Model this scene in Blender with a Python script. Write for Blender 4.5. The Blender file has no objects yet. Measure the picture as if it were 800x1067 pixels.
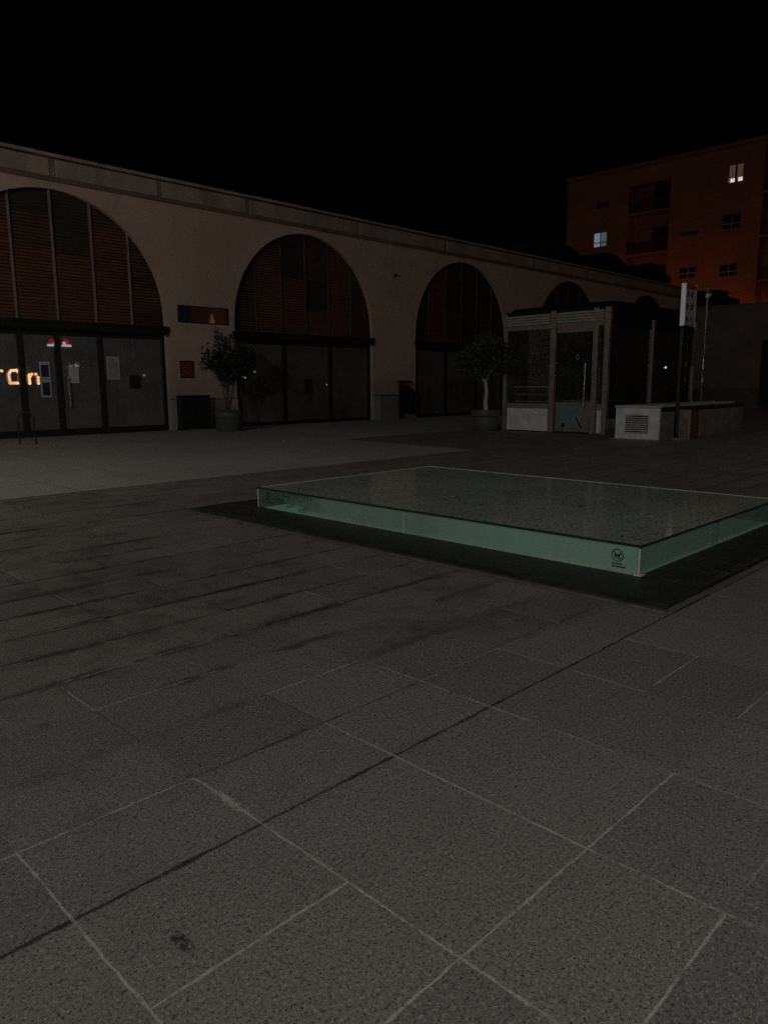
import bpy, bmesh, math, random
from mathutils import Vector, Matrix
R = math.radians
random.seed(7)
sc = bpy.context.scene
C = sc.collection

# ------------------------------------------------------------------ helpers
class NT:
    """small wrapper for building node trees"""
    def __init__(self, name):
        self.m = bpy.data.materials.new(name); self.m.use_nodes = True
        self.t = self.m.node_tree
        self.b = next(n for n in self.t.nodes if n.type == 'BSDF_PRINCIPLED')
        self.out = next(n for n in self.t.nodes if n.type == 'OUTPUT_MATERIAL')
    def n(self, typ, **kw):
        nd = self.t.nodes.new(typ)
        for k, v in kw.items(): setattr(nd, k, v)
        return nd
    def put(self, sock, v):
        if v is None: return
        if isinstance(v, bpy.types.NodeSocket): self.t.links.new(v, sock)
        else:
            if sock.type == 'RGBA' and len(v) == 3: v = (*v, 1)
            sock.default_value = v
    def math(self, op, a, b=None, c=None, clamp=False):
        nd = self.n('ShaderNodeMath', operation=op, use_clamp=clamp)
        for s, v in zip(nd.inputs, (a, b, c)): self.put(s, v)
        return nd.outputs[0]
    def mix(self, f, a, b, blend='MIX'):
        nd = self.n('ShaderNodeMix', data_type='RGBA', blend_type=blend)
        self.put(nd.inputs[0], f); self.put(nd.inputs[6], a); self.put(nd.inputs[7], b)
        return nd.outputs[2]
    def coord(self, scale=(1, 1, 1), loc=(0, 0, 0), kind='Object'):
        tc = self.n('ShaderNodeTexCoord'); mp = self.n('ShaderNodeMapping')
        self.t.links.new(tc.outputs[kind], mp.inputs[0])
        mp.inputs[1].default_value = loc; mp.inputs[3].default_value = scale
        return mp.outputs[0]
    def noise(self, scale, detail=3, rough=.55, vec=None, dist=0):
        nd = self.n('ShaderNodeTexNoise'); nd.inputs['Scale'].default_value = scale
        nd.inputs['Detail'].default_value = detail; nd.inputs['Roughness'].default_value = rough
        nd.inputs['Distortion'].default_value = dist
        if vec is not None: self.t.links.new(vec, nd.inputs['Vector'])
        return nd.outputs[0]
    def ramp(self, f, stops):
        nd = self.n('ShaderNodeValToRGB'); e = nd.color_ramp.elements
        while len(e) < len(stops): e.new(.5)
        for el, (p, c) in zip(e, stops):
            el.position = p; el.color = (c, c, c, 1) if not hasattr(c, '__len__') else (*c, 1)
        self.t.links.new(f, nd.inputs[0]); return nd.outputs[0]
    def rng(self, f, a, b, c=0., d=1.):
        nd = self.n('ShaderNodeMapRange'); nd.clamp = True; nd.interpolation_type = 'SMOOTHSTEP'
        self.put(nd.inputs[0], f)
        for i, v in enumerate((a, b, c, d)): self.put(nd.inputs[1 + i], v)
        return nd.outputs[0]
    def white(self, vec):
        nd = self.n('ShaderNodeTexWhiteNoise', noise_dimensions='3D'); self.t.links.new(vec, nd.inputs[0]); return nd.outputs[0]
    def comb(self, x, y, z=0.):
        nd = self.n('ShaderNodeCombineXYZ')
        for s, v in zip(nd.inputs, (x, y, z)): self.put(s, v)
        return nd.outputs[0]
    def bump(self, h, strength=.3, dist=.01):
        nd = self.n('ShaderNodeBump'); nd.inputs['Strength'].default_value = strength; nd.inputs['Distance'].default_value = dist
        self.t.links.new(h, nd.inputs['Height']); self.t.links.new(nd.outputs[0], self.b.inputs['Normal'])
    def set(self, color=None, rough=None, metal=None, spec=None):
        self.put(self.b.inputs['Base Color'], color); self.put(self.b.inputs['Roughness'], rough)
        self.put(self.b.inputs['Metallic'], metal); self.put(self.b.inputs['Specular IOR Level'], spec)
        return self.m

def paint(name, col, rough=.6, var=.25, scale=3., metal=0., spec=.4, fine=60., bump=.08, streak=False):
    k = NT(name)
    v = k.coord((1, 1, .25) if streak else (1, 1, 1))
    a = k.noise(scale, 6, .6, v); b = k.noise(fine, 2, .5, k.coord())
    f = k.math('ADD', k.math('MULTIPLY', k.rng(a, .3, .7), .75), k.math('MULTIPLY', b, .25))
    dark = tuple(c * (1 - var) for c in col); light = tuple(min(1, c * (1 + var * .6)) for c in col)
    k.bump(b, bump, .004)
    return k.set(k.mix(f, dark, light), k.rng(a, .2, .8, max(.02, rough - .1), min(1, rough + .1)), metal, spec)

def emit(name, col, strength):
    k = NT(name); k.put(k.b.inputs['Emission Color'], col); k.b.inputs['Emission Strength'].default_value = strength; k.m.cycles.emission_sampling = 'NONE'
    return k.set((.02, .02, .02), .5)

class MB:
    """collects shapes into one mesh"""
    def __init__(self): self.v = []; self.f = []; self.mi = []; self.sm = []
    def add(self, vs, fs, mi=0, smooth=False):
        o = len(self.v); self.v += [tuple(p) for p in vs]
        for f in fs: self.f.append([i + o for i in f]); self.mi.append(mi); self.sm.append(smooth)
        return self
    def box(self, a, b, mi=0, M=None):
        x0, x1 = sorted((a[0], b[0])); y0, y1 = sorted((a[1], b[1])); z0, z1 = sorted((a[2], b[2]))
        vs = [Vector(p) for p in ((x0, y0, z0), (x1, y0, z0), (x1, y1, z0), (x0, y1, z0), (x0, y0, z1), (x1, y0, z1), (x1, y1, z1), (x0, y1, z1))]
        if M is not None: vs = [M @ p for p in vs]
        return self.add(vs, [(0, 3, 2, 1), (4, 5, 6, 7), (0, 1, 5, 4), (1, 2, 6, 5), (2, 3, 7, 6), (3, 0, 4, 7)], mi)
    def cbox(self, a, b, c=.01, mi=0):
        """chamfered box"""
        bm = bmesh.new(); bmesh.ops.create_cube(bm, size=1)
        s = [b[i] - a[i] for i in range(3)]; m = [(b[i] + a[i]) / 2 for i in range(3)]
        for v in bm.verts: v.co = Vector((v.co.x * s[0] + m[0], v.co.y * s[1] + m[1], v.co.z * s[2] + m[2]))
        bmesh.ops.bevel(bm, geom=bm.edges[:], offset=min(c, min(map(abs, s)) * .45), segments=2, profile=.5, affect='EDGES')
        return self.bm(bm, mi)
    def bm(self, bm, mi=0, smooth=False):
        bm.verts.index_update()
        self.add([v.co[:] for v in bm.verts], [[v.index for v in f.verts] for f in bm.faces], mi, smooth); bm.free(); return self
    def tube(self, pts, r, n=10, mi=0, caps=True):
        pts = [Vector(p) for p in pts]; rs = r if hasattr(r, '__len__') else [r] * len(pts)
        rings = []; up = None
        for i, p in enumerate(pts):
            d = (pts[min(i + 1, len(pts) - 1)] - pts[max(i - 1, 0)]).normalized()
            if up is None: up = Vector((0, 0, 1)) if abs(d.z) < .9 else Vector((1, 0, 0))
            s = d.cross(up).normalized(); up = s.cross(d).normalized()
            rings.append([p + (s * math.cos(2 * math.pi * k / n) + up * math.sin(2 * math.pi * k / n)) * rs[i] for k in range(n)])
        vs = [q for rg in rings for q in rg]; fs = []
        for i in range(len(pts) - 1):
            for k in range(n):
                fs.append((i * n + k, i * n + (k + 1) % n, (i + 1) * n + (k + 1) % n, (i + 1) * n + k))
        self.add(vs, fs, mi, True)
        if caps: self.add(rings[0], [list(range(n))[::-1]], mi).add(rings[-1], [list(range(n))], mi)
        return self
    def lathe(self, prof, c=(0, 0, 0), n=40, mi=0):
        vs = []; fs = []
        for (r, z) in prof:
            for k in range(n): a = 2 * math.pi * k / n; vs.append((c[0] + r * math.cos(a), c[1] + r * math.sin(a), c[2] + z))
        for i in range(len(prof) - 1):
            for k in range(n): fs.append((i * n + k, i * n + (k + 1) % n, (i + 1) * n + (k + 1) % n, (i + 1) * n + k))
        return self.add(vs, fs, mi, True)
    def prism(self, poly, axis, a, b, mi=0):
        """2D polygon extruded along an axis from a to b"""
        def P(u, w, t): return {'x': (t, u, w), 'y': (u, t, w), 'z': (u, w, t)}[axis]
        n = len(poly)
        vs = [P(u, w, a) for u, w in poly] + [P(u, w, b) for u, w in poly]
        return self.add(vs, [list(range(n))[::-1], list(range(n, 2 * n))] + [(i, (i + 1) % n, n + (i + 1) % n, n + i) for i in range(n)], mi)
    def build(self, name, mats, parent=None, fix=True):
        me = bpy.data.meshes.new(name); me.from_pydata(self.v, [], self.f)
        for m in (mats if isinstance(mats, (list, tuple)) else [mats]): me.materials.append(m)
        for p, mi, s in zip(me.polygons, self.mi, self.sm): p.material_index = mi; p.use_smooth = s
        if fix:
            bm = bmesh.new(); bm.from_mesh(me); bmesh.ops.recalc_face_normals(bm, faces=bm.faces); bm.to_mesh(me); bm.free()
        o = bpy.data.objects.new(name, me); C.objects.link(o)
        if parent is not None:
            o.parent = parent
            o.matrix_parent_inverse = Matrix.Translation(parent.location).inverted() if parent.parent is None and parent.type == 'EMPTY' else Matrix()
        return o

def tag(o, label=None, cat=None, group=None, kind=None):
    for k, v in (('label', label), ('category', cat), ('group', group), ('kind', kind)):
        if v: o[k] = v
    return o
def thing(name, label, cat, loc=(0, 0, 0), group=None):
    o = bpy.data.objects.new(name, None); o.empty_display_size = .2; C.objects.link(o); o.location = loc
    return tag(o, label, cat, group)
def copy_tree(o, parent=None):
    c = o.copy(); C.objects.link(c)
    if parent is not None: c.parent = parent
    for ch in list(o.children): copy_tree(ch, c)
    return c
def text_mesh(body, size, M, extrude=.002, align='CENTER', bevel=0., space=1.):
    cu = bpy.data.curves.new('lettering', 'FONT'); cu.body = body; cu.size = size; cu.extrude = extrude
    cu.align_x = align; cu.align_y = 'CENTER'; cu.bevel_depth = bevel; cu.space_character = space
    t = bpy.data.objects.new('lettering', cu); C.objects.link(t)
    dg = bpy.context.evaluated_depsgraph_get(); dg.update()
    me = bpy.data.meshes.new_from_object(t.evaluated_get(dg))
    bpy.data.objects.remove(t); bpy.data.curves.remove(cu)
    mb = MB().add([M @ v.co for v in me.vertices], [list(p.vertices) for p in me.polygons])
    bpy.data.meshes.remove(me); return mb
# basis for lettering that faces -Y (read from the plaza) and -X
def faceY(x, y, z, rot=0): return Matrix.Translation((x, y, z)) @ Matrix.Rotation(R(90), 4, 'X') @ Matrix.Rotation(rot, 4, 'Z')
def faceX(x, y, z): return Matrix.Translation((x, y, z)) @ Matrix.Rotation(R(-90), 4, 'Z') @ Matrix.Rotation(R(90), 4, 'X')

# ------------------------------------------------------------------ materials
def m_paving():
    k = NT('granite_paving')
    tc = k.n('ShaderNodeTexCoord'); O = tc.outputs['Object']
    sep = k.n('ShaderNodeSeparateXYZ'); k.t.links.new(O, sep.inputs[0])
    wob = k.math('MULTIPLY', k.math('SUBTRACT', k.noise(9, 4, .6, O), .5), .014)
    wob2 = k.math('MULTIPLY', k.math('SUBTRACT', k.noise(1.2, 2, .5, O), .5), .03)
    x = k.math('ADD', k.math('ADD', sep.outputs[0], wob), wob2); y = k.math('ADD', sep.outputs[1], wob)
    u = k.math('DIVIDE', k.math('SUBTRACT', x, .71), .66); v = k.math('DIVIDE', k.math('SUBTRACT', y, 1.08), .44)
    fu, fv = k.math('FLOOR', u), k.math('FLOOR', v)
    ru, rv = k.math('FLOOR', k.math('ADD', u, .5)), k.math('FLOOR', k.math('ADD', v, .5))
    du = k.math('MULTIPLY', k.math('ABSOLUTE', k.math('SUBTRACT', u, ru)), .66)
    dv = k.math('MULTIPLY', k.math('ABSOLUTE', k.math('SUBTRACT', v, rv)), .44)
    sp1 = k.noise(95, 4, .85, O)
    brk = k.noise(4.5, 5, .65, O); brk2 = k.noise(2.1, 4, .6, k.coord((1, 1, 1), (7, 3, 0)))
    # light mortar in some joints, black dirt in others; one whole run of joints in line is the darkest
    hu = k.white(k.comb(ru, fv, 3.)); hv = k.white(k.comb(fu, rv, 8.)); hline = k.white(k.comb(rv, 5., 1.))
    near = k.rng(sep.outputs[1], 1.2, 4.5, 1., .0)
    near = k.math('MULTIPLY', near, k.rng(sep.outputs[0], 2., 6., 1., .15))
    def AND(*q):
        r = q[0]
        for t_ in q[1:]: r = k.math('MULTIPLY', r, t_)
        return r
    LT = lambda a_, b_: k.math('LESS_THAN', a_, b_)
    EQ = lambda a_, b_: k.math('COMPARE', a_, b_, .2)
    forced = AND(LT(ru, 2.5), k.math('GREATER_THAN', ru, -.5), LT(fv, 2.5))       # the run of pale mortar round the nearest slabs
    forcedv = k.math('MAXIMUM', AND(EQ(fu, 0.), k.math('MAXIMUM', EQ(rv, 3.), EQ(rv, 1.))), AND(EQ(rv, 0.), LT(fu, 2.5), k.math('GREATER_THAN', fu, -.5)))
    pale_run = k.math('MAXIMUM', forced, forcedv)
    special = k.math('COMPARE', rv, 2., .2)
    wl = k.math('ADD', .0035, k.math('MULTIPLY', k.rng(k.noise(11, 4, .7, O), .3, .7), .006))
    lu = k.math('MULTIPLY', k.rng(du, k.math('MULTIPLY', wl, .3), wl, 1., 0.), k.math('MAXIMUM', forced, k.rng(k.math('ADD', hu, k.math('MULTIPLY', near, .2)), .66, .8)))
    lv = k.math('MULTIPLY', k.rng(dv, k.math('MULTIPLY', wl, .3), wl, 1., 0.), k.math('MAXIMUM', forcedv, k.rng(k.math('ADD', hv, k.math('MULTIPLY', near, .15)), .72, .85)))
    lv = k.math('MULTIPLY', lv, k.math('SUBTRACT', 1., special))
    light = k.math('MULTIPLY', k.math('MAXIMUM', lu, lv), k.math('MULTIPLY', k.math('MAXIMUM', k.rng(brk, .35, .52), k.math('MULTIPLY', k.math('MULTIPLY', pale_run, k.rng(brk, .30, .5)), k.rng(sep.outputs[0], 1.45, 1.8, 1., .3))), k.rng(k.noise(60, 4, .75, O), .32, .55, .3, 1.)))
    blot = k.math('MULTIPLY', k.math('MULTIPLY', k.rng(du, .004, .022, 1., 0.), k.math('MAXIMUM', forced, 0.)), k.math('MULTIPLY', k.rng(brk2, .55, .66), k.rng(sp1, .42, .56)))
    light = k.math('MAXIMUM', light, k.math('MULTIPLY', blot, .6))
    yb = k.math('ABSOLUTE', k.math('SUBTRACT', sep.outputs[1], 2.16))           # spilled mortar on one joint
    spill = k.math('MULTIPLY', k.math('MULTIPLY', k.math('COMPARE', ru, 1., .2), k.rng(yb, .05, .14, 1., 0.)), k.math('MULTIPLY', k.rng(du, .006, .026, 1., 0.), k.rng(k.noise(26, 4, .7, O), .4, .55)))
    light = k.math('MAXIMUM', light, spill)
    sx = k.math('DIVIDE', k.math('SUBTRACT', k.math('ADD', sep.outputs[0], k.math('MULTIPLY', wob, 3.)), .885), .026); sy = k.math('DIVIDE', k.math('SUBTRACT', sep.outputs[1], 1.67), .085)
    smear = k.math('MULTIPLY', k.rng(k.math('ADD', k.math('MULTIPLY', sx, sx), k.math('MULTIPLY', sy, sy)), .2, 1., 1., 0.), k.rng(k.noise(40, 4, .7, O), .4, .52))
    darkv = k.math('MAXIMUM', k.math('MULTIPLY', k.rng(hline, .0, .4), k.rng(sep.outputs[1], 1.75, 2.2)), special)
    wd = k.math('ADD', .0035, k.math('MULTIPLY', k.math('ADD', k.math('MULTIPLY', special, .35), k.rng(k.noise(6, 5, .7, k.coord((1, 1, 1), (2, 5, 0))), .4, .7)), k.rng(sep.outputs[1], 2., 8., .013, .045)))
    dkv = k.math('MULTIPLY', k.rng(dv, k.math('MULTIPLY', wd, .35), wd, 1., 0.), k.math('MULTIPLY', darkv, k.math('MULTIPLY', k.rng(brk2, .3, .5, .7, 1.), k.rng(k.noise(50, 3, .7, O), .3, .5, .45, 1.))))
    dku = k.math('MULTIPLY', k.rng(du, .002, .006, 1., 0.), k.math('MULTIPLY', k.math('SUBTRACT', 1., forced), k.rng(hu, .1, .45, .6, .1)))
    dark = k.math('MAXIMUM', dkv, dku)
    # granite grain
    vo = k.n('ShaderNodeTexVoronoi'); vo.inputs['Scale'].default_value = 150; k.t.links.new(O, vo.inputs[0])
    grains = k.math('MAXIMUM', k.math('MULTIPLY', k.rng(sp1, .52, .6), .9), k.math('MULTIPLY', k.rng(k.noise(40, 5, .85, k.coord((1, 1, 1), (1, 2, 3))), .55, .62), .7))
    pale = k.math('MULTIPLY', k.rng(k.noise(72, 4, .75, k.coord((1, 1, 1), (3, 9, 1))), .53, .64), .65)
    tile = k.rng(k.white(k.comb(fu, fv, 2.)), 0., 1., .88, 1.1)
    big = k.noise(.55, 5, .6, O); mid = k.noise(2.6, 6, .65, O)
    base = k.mix(big, (.208, .198, .182), (.274, .261, .24))
    base = k.mix(1., base, k.comb(tile, tile, tile), 'MULTIPLY')
    base = k.mix(grains, base, (.035, .033, .031))
    base = k.mix(pale, base, (.46, .45, .43))
    # worn stains: dark brown blotches, thicker along the joints farther out from the camera
    far = k.rng(sep.outputs[1], 1.6, 3.6, .25, 1.)
    edge = k.math('MULTIPLY', k.math('MAXIMUM', k.rng(dv, .0, .075, 1., 0.), k.math('MULTIPLY', k.rng(du, .0, .05, .7, 0.), k.rng(hu, .6, .7))), k.math('MULTIPLY', k.rng(k.noise(1.5, 5, .65, k.coord((1, 1, 1), (4, 1, 7))), .44, .62), k.rng(k.noise(7, 5, .7, O), .3, .55, .35, 1.)))
    leftish = k.rng(sep.outputs[0], 2.5, 7., 1., .35)
    st = k.rng(k.math('ADD', k.math('ADD', k.math('MULTIPLY', mid, .5), k.math('MULTIPLY', big, .5)), k.math('MULTIPLY', edge, k.math('MULTIPLY', far, .24))), .465, .67, 0., 1.)
    base = k.mix(k.math('MULTIPLY', st, k.math('MULTIPLY', k.math('MULTIPLY', far, leftish), .8)), base, (.062, .05, .042))
    warm = k.rng(sep.outputs[1], 2., 5.)
    base = k.mix(k.math('MULTIPLY', warm, .55), base, k.mix(1., base, (.92, .845, .79), 'MULTIPLY'))
    base = k.mix(k.math('MULTIPLY', smear, .8), base, (.02, .016, .014))
    base = k.mix(k.math('MULTIPLY', dark, .85), base, (.016, .014, .012))
    base = k.mix(k.math('MULTIPLY', light, .85), base, (.54, .53, .49))
    h = k.math('SUBTRACT', k.math('MULTIPLY', sp1, .25), k.math('MULTIPLY', k.math('MAXIMUM', dark, light), .6))
    k.bump(h, .35, .004)
    return k.set(base, k.rng(mid, .3, .7, .62, .85), 0., .3)
def m_concrete(name, c0, c1):
    k = NT(name); O = k.coord()
    a = k.noise(.35, 6, .6, O); b = k.noise(45, 3, .6, O); d = k.noise(3, 5, .65, O)
    col = k.mix(k.rng(a, .3, .7), c0, c1)
    col = k.mix(k.math('MULTIPLY', k.rng(d, .5, .75), .45), col, tuple(x * .55 for x in c0))
    col = k.mix(k.math('MULTIPLY', b, .3), col, tuple(x * .6 for x in c0))
    # saw-cut slab joints
    sep = k.n('ShaderNodeSeparateXYZ'); k.t.links.new(O, sep.inputs[0]); lines = None
    for s, p in ((0, 1.5), (1, 1.5)):
        q = k.math('DIVIDE', sep.outputs[s], p)
        dd = k.math('MULTIPLY', k.math('ABSOLUTE', k.math('SUBTRACT', q, k.math('FLOOR', k.math('ADD', q, .5)))), p)
        l = k.rng(dd, .006, .018, 1., 0.); lines = l if lines is None else k.math('MAXIMUM', lines, l)
    col = k.mix(k.math('MULTIPLY', lines, .45), col, (.04, .038, .035)); k.bump(b, .2, .004)
    return k.set(col, .85, 0., .2)
def m_render():
    k = NT('pinkish_cream_render'); O = k.coord()
    a = k.noise(.5, 7, .62, O); s = k.noise(1.5, 6, .7, k.coord((1.2, 1.2, .12))); f = k.noise(70, 3, .6, O)
    col = k.mix(k.rng(a, .3, .7), (.50, .36, .275), (.60, .445, .345))
    col = k.mix(k.math('MULTIPLY', k.rng(s, .52, .74), .28), col, (.19, .145, .12))
    sep = k.n('ShaderNodeSeparateXYZ'); k.t.links.new(O, sep.inputs[0])
    splash = k.math('MULTIPLY', k.rng(sep.outputs[2], 1.0, 2.6, .5, 0.), k.rng(a, .35, .6))
    col = k.mix(splash, col, (.23, .19, .165)); k.bump(k.math('ADD', f, k.math('MULTIPLY', a, 2)), .25, .012)
    return k.set(col, .9, 0., .15)
def m_louvre(name, c):
    k = NT(name); O = k.coord((1, 1, 1)); a = k.noise(5, 5, .65, k.coord((.4, 1, 6))); b = k.noise(.9, 4, .6, O)
    col = k.mix(k.rng(a, .3, .7), tuple(x * .6 for x in c), tuple(x * 1.25 for x in c))
    col = k.mix(k.math('MULTIPLY', k.rng(b, .5, .75), .5), col, tuple(x * .45 for x in c))
    return k.set(col, .7, 0., .2)
def m_glass(name, tint, diff, dcol, rough=.04, refl=1., veil_scale=2., low=.5):
    """window pane: tinted see-through + dust with painted interior glow + mirror reflection"""
    k = NT(name); t = k.t
    tr = k.n('ShaderNodeBsdfTransparent'); tr.inputs[0].default_value = (*tint, 1)
    df = k.n('ShaderNodeBsdfDiffuse'); df.inputs[0].default_value = (*dcol, 1)
    gl = k.n('ShaderNodeBsdfGlossy'); gl.inputs['Roughness'].default_value = rough
    fr = k.n('ShaderNodeFresnel'); fr.inputs[0].default_value = 1.5
    dn = k.noise(veil_scale, 6, .65, k.coord()); d = k.math('MULTIPLY', k.rng(dn, .25, .75, low, 1.), diff)  # grey veil: some dust, mostly interior light painted into the pane
    m1 = k.n('ShaderNodeMixShader'); t.links.new(d, m1.inputs[0]); t.links.new(tr.outputs[0], m1.inputs[1]); t.links.new(df.outputs[0], m1.inputs[2])
    m2 = k.n('ShaderNodeMixShader'); t.links.new(k.math('MULTIPLY', fr.outputs[0], refl, clamp=True), m2.inputs[0])
    t.links.new(m1.outputs[0], m2.inputs[1]); t.links.new(gl.outputs[0], m2.inputs[2]); t.links.new(m2.outputs[0], k.out.inputs[0])
    t.nodes.remove(k.b); return k.m

PAVE = m_paving()
LIGHTPAVE = m_concrete('pale_concrete_paving', (.37, .355, .32), (.46, .44, .40))
EARTH = m_concrete('dark_asphalt', (.05, .05, .048), (.07, .068, .065))
RENDER = m_render()
CORNICE = paint('weathered_cornice', (.37, .28, .225), .9, .35, 1.2, streak=True)
BAND = paint('red_brown_band', (.23, .15, .115), .9, .3, 2.)
PLINTH = paint('grey_stone_plinth', (.235, .23, .215), .85, .3, 2.2)
PLINTH2 = paint('pale_stone_quoin', (.36, .35, .325), .85, .2, 3.)
LOUV_R = m_louvre('red_brown_louvre', (.17, .072, .045))
LOUV_B = m_louvre('dark_brown_louvre', (.125, .068, .048))
LOUV_G = m_louvre('grey_brown_louvre', (.085, .066, .054))
LOUV_K = m_louvre('blackened_louvre', (.068, .048, .037))
MULL = paint('mauve_brown_mullion', (.27, .19, .165), .6, .2)
BLACKM = paint('black_painted_steel', (.022, .022, .022), .45, .3, 4., 0., .4)
MATTB = paint('matt_shade_black', (.02, .019, .018), .95, .3, 4., 0., .02)
DARKM = paint('dark_green_black_steel', (.017, .018, .016), .5, .3)
STEEL = paint('brushed_steel', (.55, .54, .52), .32, .15, 8, 1., .5)
DSTEEL = paint('dark_tube_steel', (.20, .19, .18), .3, .2, 8, .8, .5)
KFRAME = paint('bronze_grey_kiosk_frame', (.27, .222, .19), .4, .25, 5, .15, .5)
KLOUV = paint('grey_metal_louvre', (.48, .46, .42), .45, .25, 6, .1)
WHITEP = paint('scuffed_white_panel', (.74, .74, .73), .7, .22, 3.)
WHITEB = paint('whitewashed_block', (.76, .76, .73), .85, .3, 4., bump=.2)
GREYB = paint('grey_and_shade_block', (.21, .187, .17), .9, .3, 2.5, bump=.2)
CAPST = paint('pale_cap_stone', (.50, .48, .44), .85, .3, 3.)
RUST = paint('rust_brown_metal', (.14, .055, .04), .6, .4, 6)
TEAL = paint('teal_door_panel', (.17, .27, .29), .35, .2, 4)
SLATE = paint('black_slate_skirt', (.034, .038, .036), .5, .35, 5, bump=.15)
DARKTILE = paint('dark_roof_tile', (.014, .011, .01), .9, .3, 2.)
POTM = paint('anthracite_pot', (.085, .09, .09), .5, .2, 5)
SOIL = paint('soil', (.04, .03, .022), .95, .3, 20)
BARKR = paint('reddish_bark', (.11, .065, .045), .9, .4, 14, bump=.3)
BARKW = paint('whitewashed_trunk', (.50, .47, .41), .85, .3, 14, bump=.3)
PAPER = paint('white_paper', (.60, .60, .58), .8, .08, 6)
WALLR = paint('brown_boundary_wall', (.20, .155, .125), .9, .35, .8, bump=.2)
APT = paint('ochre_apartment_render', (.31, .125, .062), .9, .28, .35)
APTD = paint('apartment_recess_render', (.25, .11, .06), .9, .2, .5)
TERR = paint('interior_floor', (.10, .095, .09), .6, .2, 2)
INNER = paint('interior_plaster', (.17, .16, .145), .9, .3, .8)
GLASS = m_glass('shop_front_glass', (.6, .62, .6), .6, (.30, .285, .265), .03, .8, 1.1, .55)
GLASS2 = m_glass('dark_shop_glass', (.5, .52, .5), .5, (.27, .265, .25), .02, 1., 1.1, .55)
KGLASS = m_glass('kiosk_glass', (.86, .88, .86), .12, (.2, .2, .19), .03, .9, 1.5, .2)
def m_skside():
    k = NT('green_skylight_glass'); t = k.t; O = k.coord()
    tr = k.n('ShaderNodeBsdfTransparent'); tr.inputs[0].default_value = (.80, .95, .88, 1)
    df = k.n('ShaderNodeBsdfDiffuse'); gl = k.n('ShaderNodeBsdfGlossy'); gl.inputs['Roughness'].default_value = .05
    a = k.noise(5, 6, .65, O); b = k.noise(60, 4, .7, O); sep = k.n('ShaderNodeSeparateXYZ'); t.links.new(O, sep.inputs[0])
    dust = k.math('MULTIPLY', k.rng(sep.outputs[2], .035, .11, 1., 0.), k.rng(k.math('ADD', k.math('MULTIPLY', a, .5), k.math('MULTIPLY', b, .5)), .42, .56))
    col = k.mix(k.rng(a, .3, .7), (.29, .405, .345), (.33, .45, .39)); col = k.mix(k.math('MULTIPLY', k.rng(b, .6, .72), .7), col, (.13, .22, .18))
    col = k.mix(k.math('MULTIPLY', dust, .6), col, (.62, .70, .60)); t.links.new(col, df.inputs[0])
    cov = k.math('MULTIPLY', k.rng(a, .25, .75, .46, .62), k.rng(sep.outputs[1], 6.2, 6.5, 1., .16))
    m1 = k.n('ShaderNodeMixShader'); t.links.new(cov, m1.inputs[0]); t.links.new(tr.outputs[0], m1.inputs[1]); t.links.new(df.outputs[0], m1.inputs[2])
    fr = k.n('ShaderNodeFresnel'); fr.inputs[0].default_value = 1.5; m2 = k.n('ShaderNodeMixShader'); t.links.new(k.math('MULTIPLY', fr.outputs[0], .7), m2.inputs[0])
    t.links.new(m1.outputs[0], m2.inputs[1]); t.links.new(gl.outputs[0], m2.inputs[2]); t.links.new(m2.outputs[0], k.out.inputs[0])
    t.nodes.remove(k.b); return k.m
SKSIDE = m_skside()
def m_sktop():
    k = NT('wet_dusty_skylight_top'); t = k.t; O = k.coord()
    tr = k.n('ShaderNodeBsdfTransparent'); tr.inputs[0].default_value = (.74, .86, .78, 1)
    df = k.n('ShaderNodeBsdfDiffuse')
    gl = k.n('ShaderNodeBsdfGlossy')
    a = k.noise(1.3, 6, .65, O); f = k.noise(34, 5, .8, O); dr = k.noise(22, 2, .5, k.coord((1, .55, 1)))
    col = k.mix(k.rng(f, .4, .62), (.30, .35, .295), (.80, .89, .76))
    col = k.mix(k.math('MULTIPLY', k.rng(dr, .64, .70), .8), col, (.035, .04, .035)); t.links.new(col, df.inputs[0])
    cover = k.rng(a, .3, .7, .68, .84)
    m1 = k.n('ShaderNodeMixShader'); t.links.new(cover, m1.inputs[0]); t.links.new(tr.outputs[0], m1.inputs[1]); t.links.new(df.outputs[0], m1.inputs[2])
    bp = k.n('ShaderNodeBump'); bp.inputs['Strength'].default_value = .5; bp.inputs['Distance'].default_value = .0012; t.links.new(dr, bp.inputs['Height'])
    t.links.new(bp.outputs[0], gl.inputs['Normal'])
    t.links.new(k.rng(a, .3, .7, .03, .14), gl.inputs['Roughness'])
    fr = k.n('ShaderNodeFresnel'); fr.inputs[0].default_value = 1.45
    m2 = k.n('ShaderNodeMixShader'); t.links.new(k.math('MULTIPLY', fr.outputs[0], 1.), m2.inputs[0])
    t.links.new(m1.outputs[0], m2.inputs[1]); t.links.new(gl.outputs[0], m2.inputs[2]); t.links.new(m2.outputs[0], k.out.inputs[0])
    t.nodes.remove(k.b); return k.m
SKTOP = m_sktop()
GLASSEDGE = paint('dark_glass_edge', (.02, .035, .028), .2, .2)
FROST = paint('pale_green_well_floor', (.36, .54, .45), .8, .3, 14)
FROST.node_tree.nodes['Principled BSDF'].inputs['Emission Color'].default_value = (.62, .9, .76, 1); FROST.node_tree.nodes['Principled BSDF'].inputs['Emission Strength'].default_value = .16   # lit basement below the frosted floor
def m_leaf(name, c):
    k = NT(name); a = k.noise(2.5, 3, .6, k.coord()); o = k.noise(45, 2, .5, k.coord())
    col = k.mix(k.rng(k.math('ADD', k.math('MULTIPLY', a, .5), k.math('MULTIPLY', o, .5)), .35, .65), tuple(x * .55 for x in c), tuple(x * 1.5 for x in c))
    k.b.inputs['Transmission Weight'].default_value = 0
    return k.set(col, .5, 0., .35)
LEAF1 = m_leaf('grey_green_leaf', (.036, .042, .03)); LEAF2 = m_leaf('dark_green_leaf', (.055, .07, .035))

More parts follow.
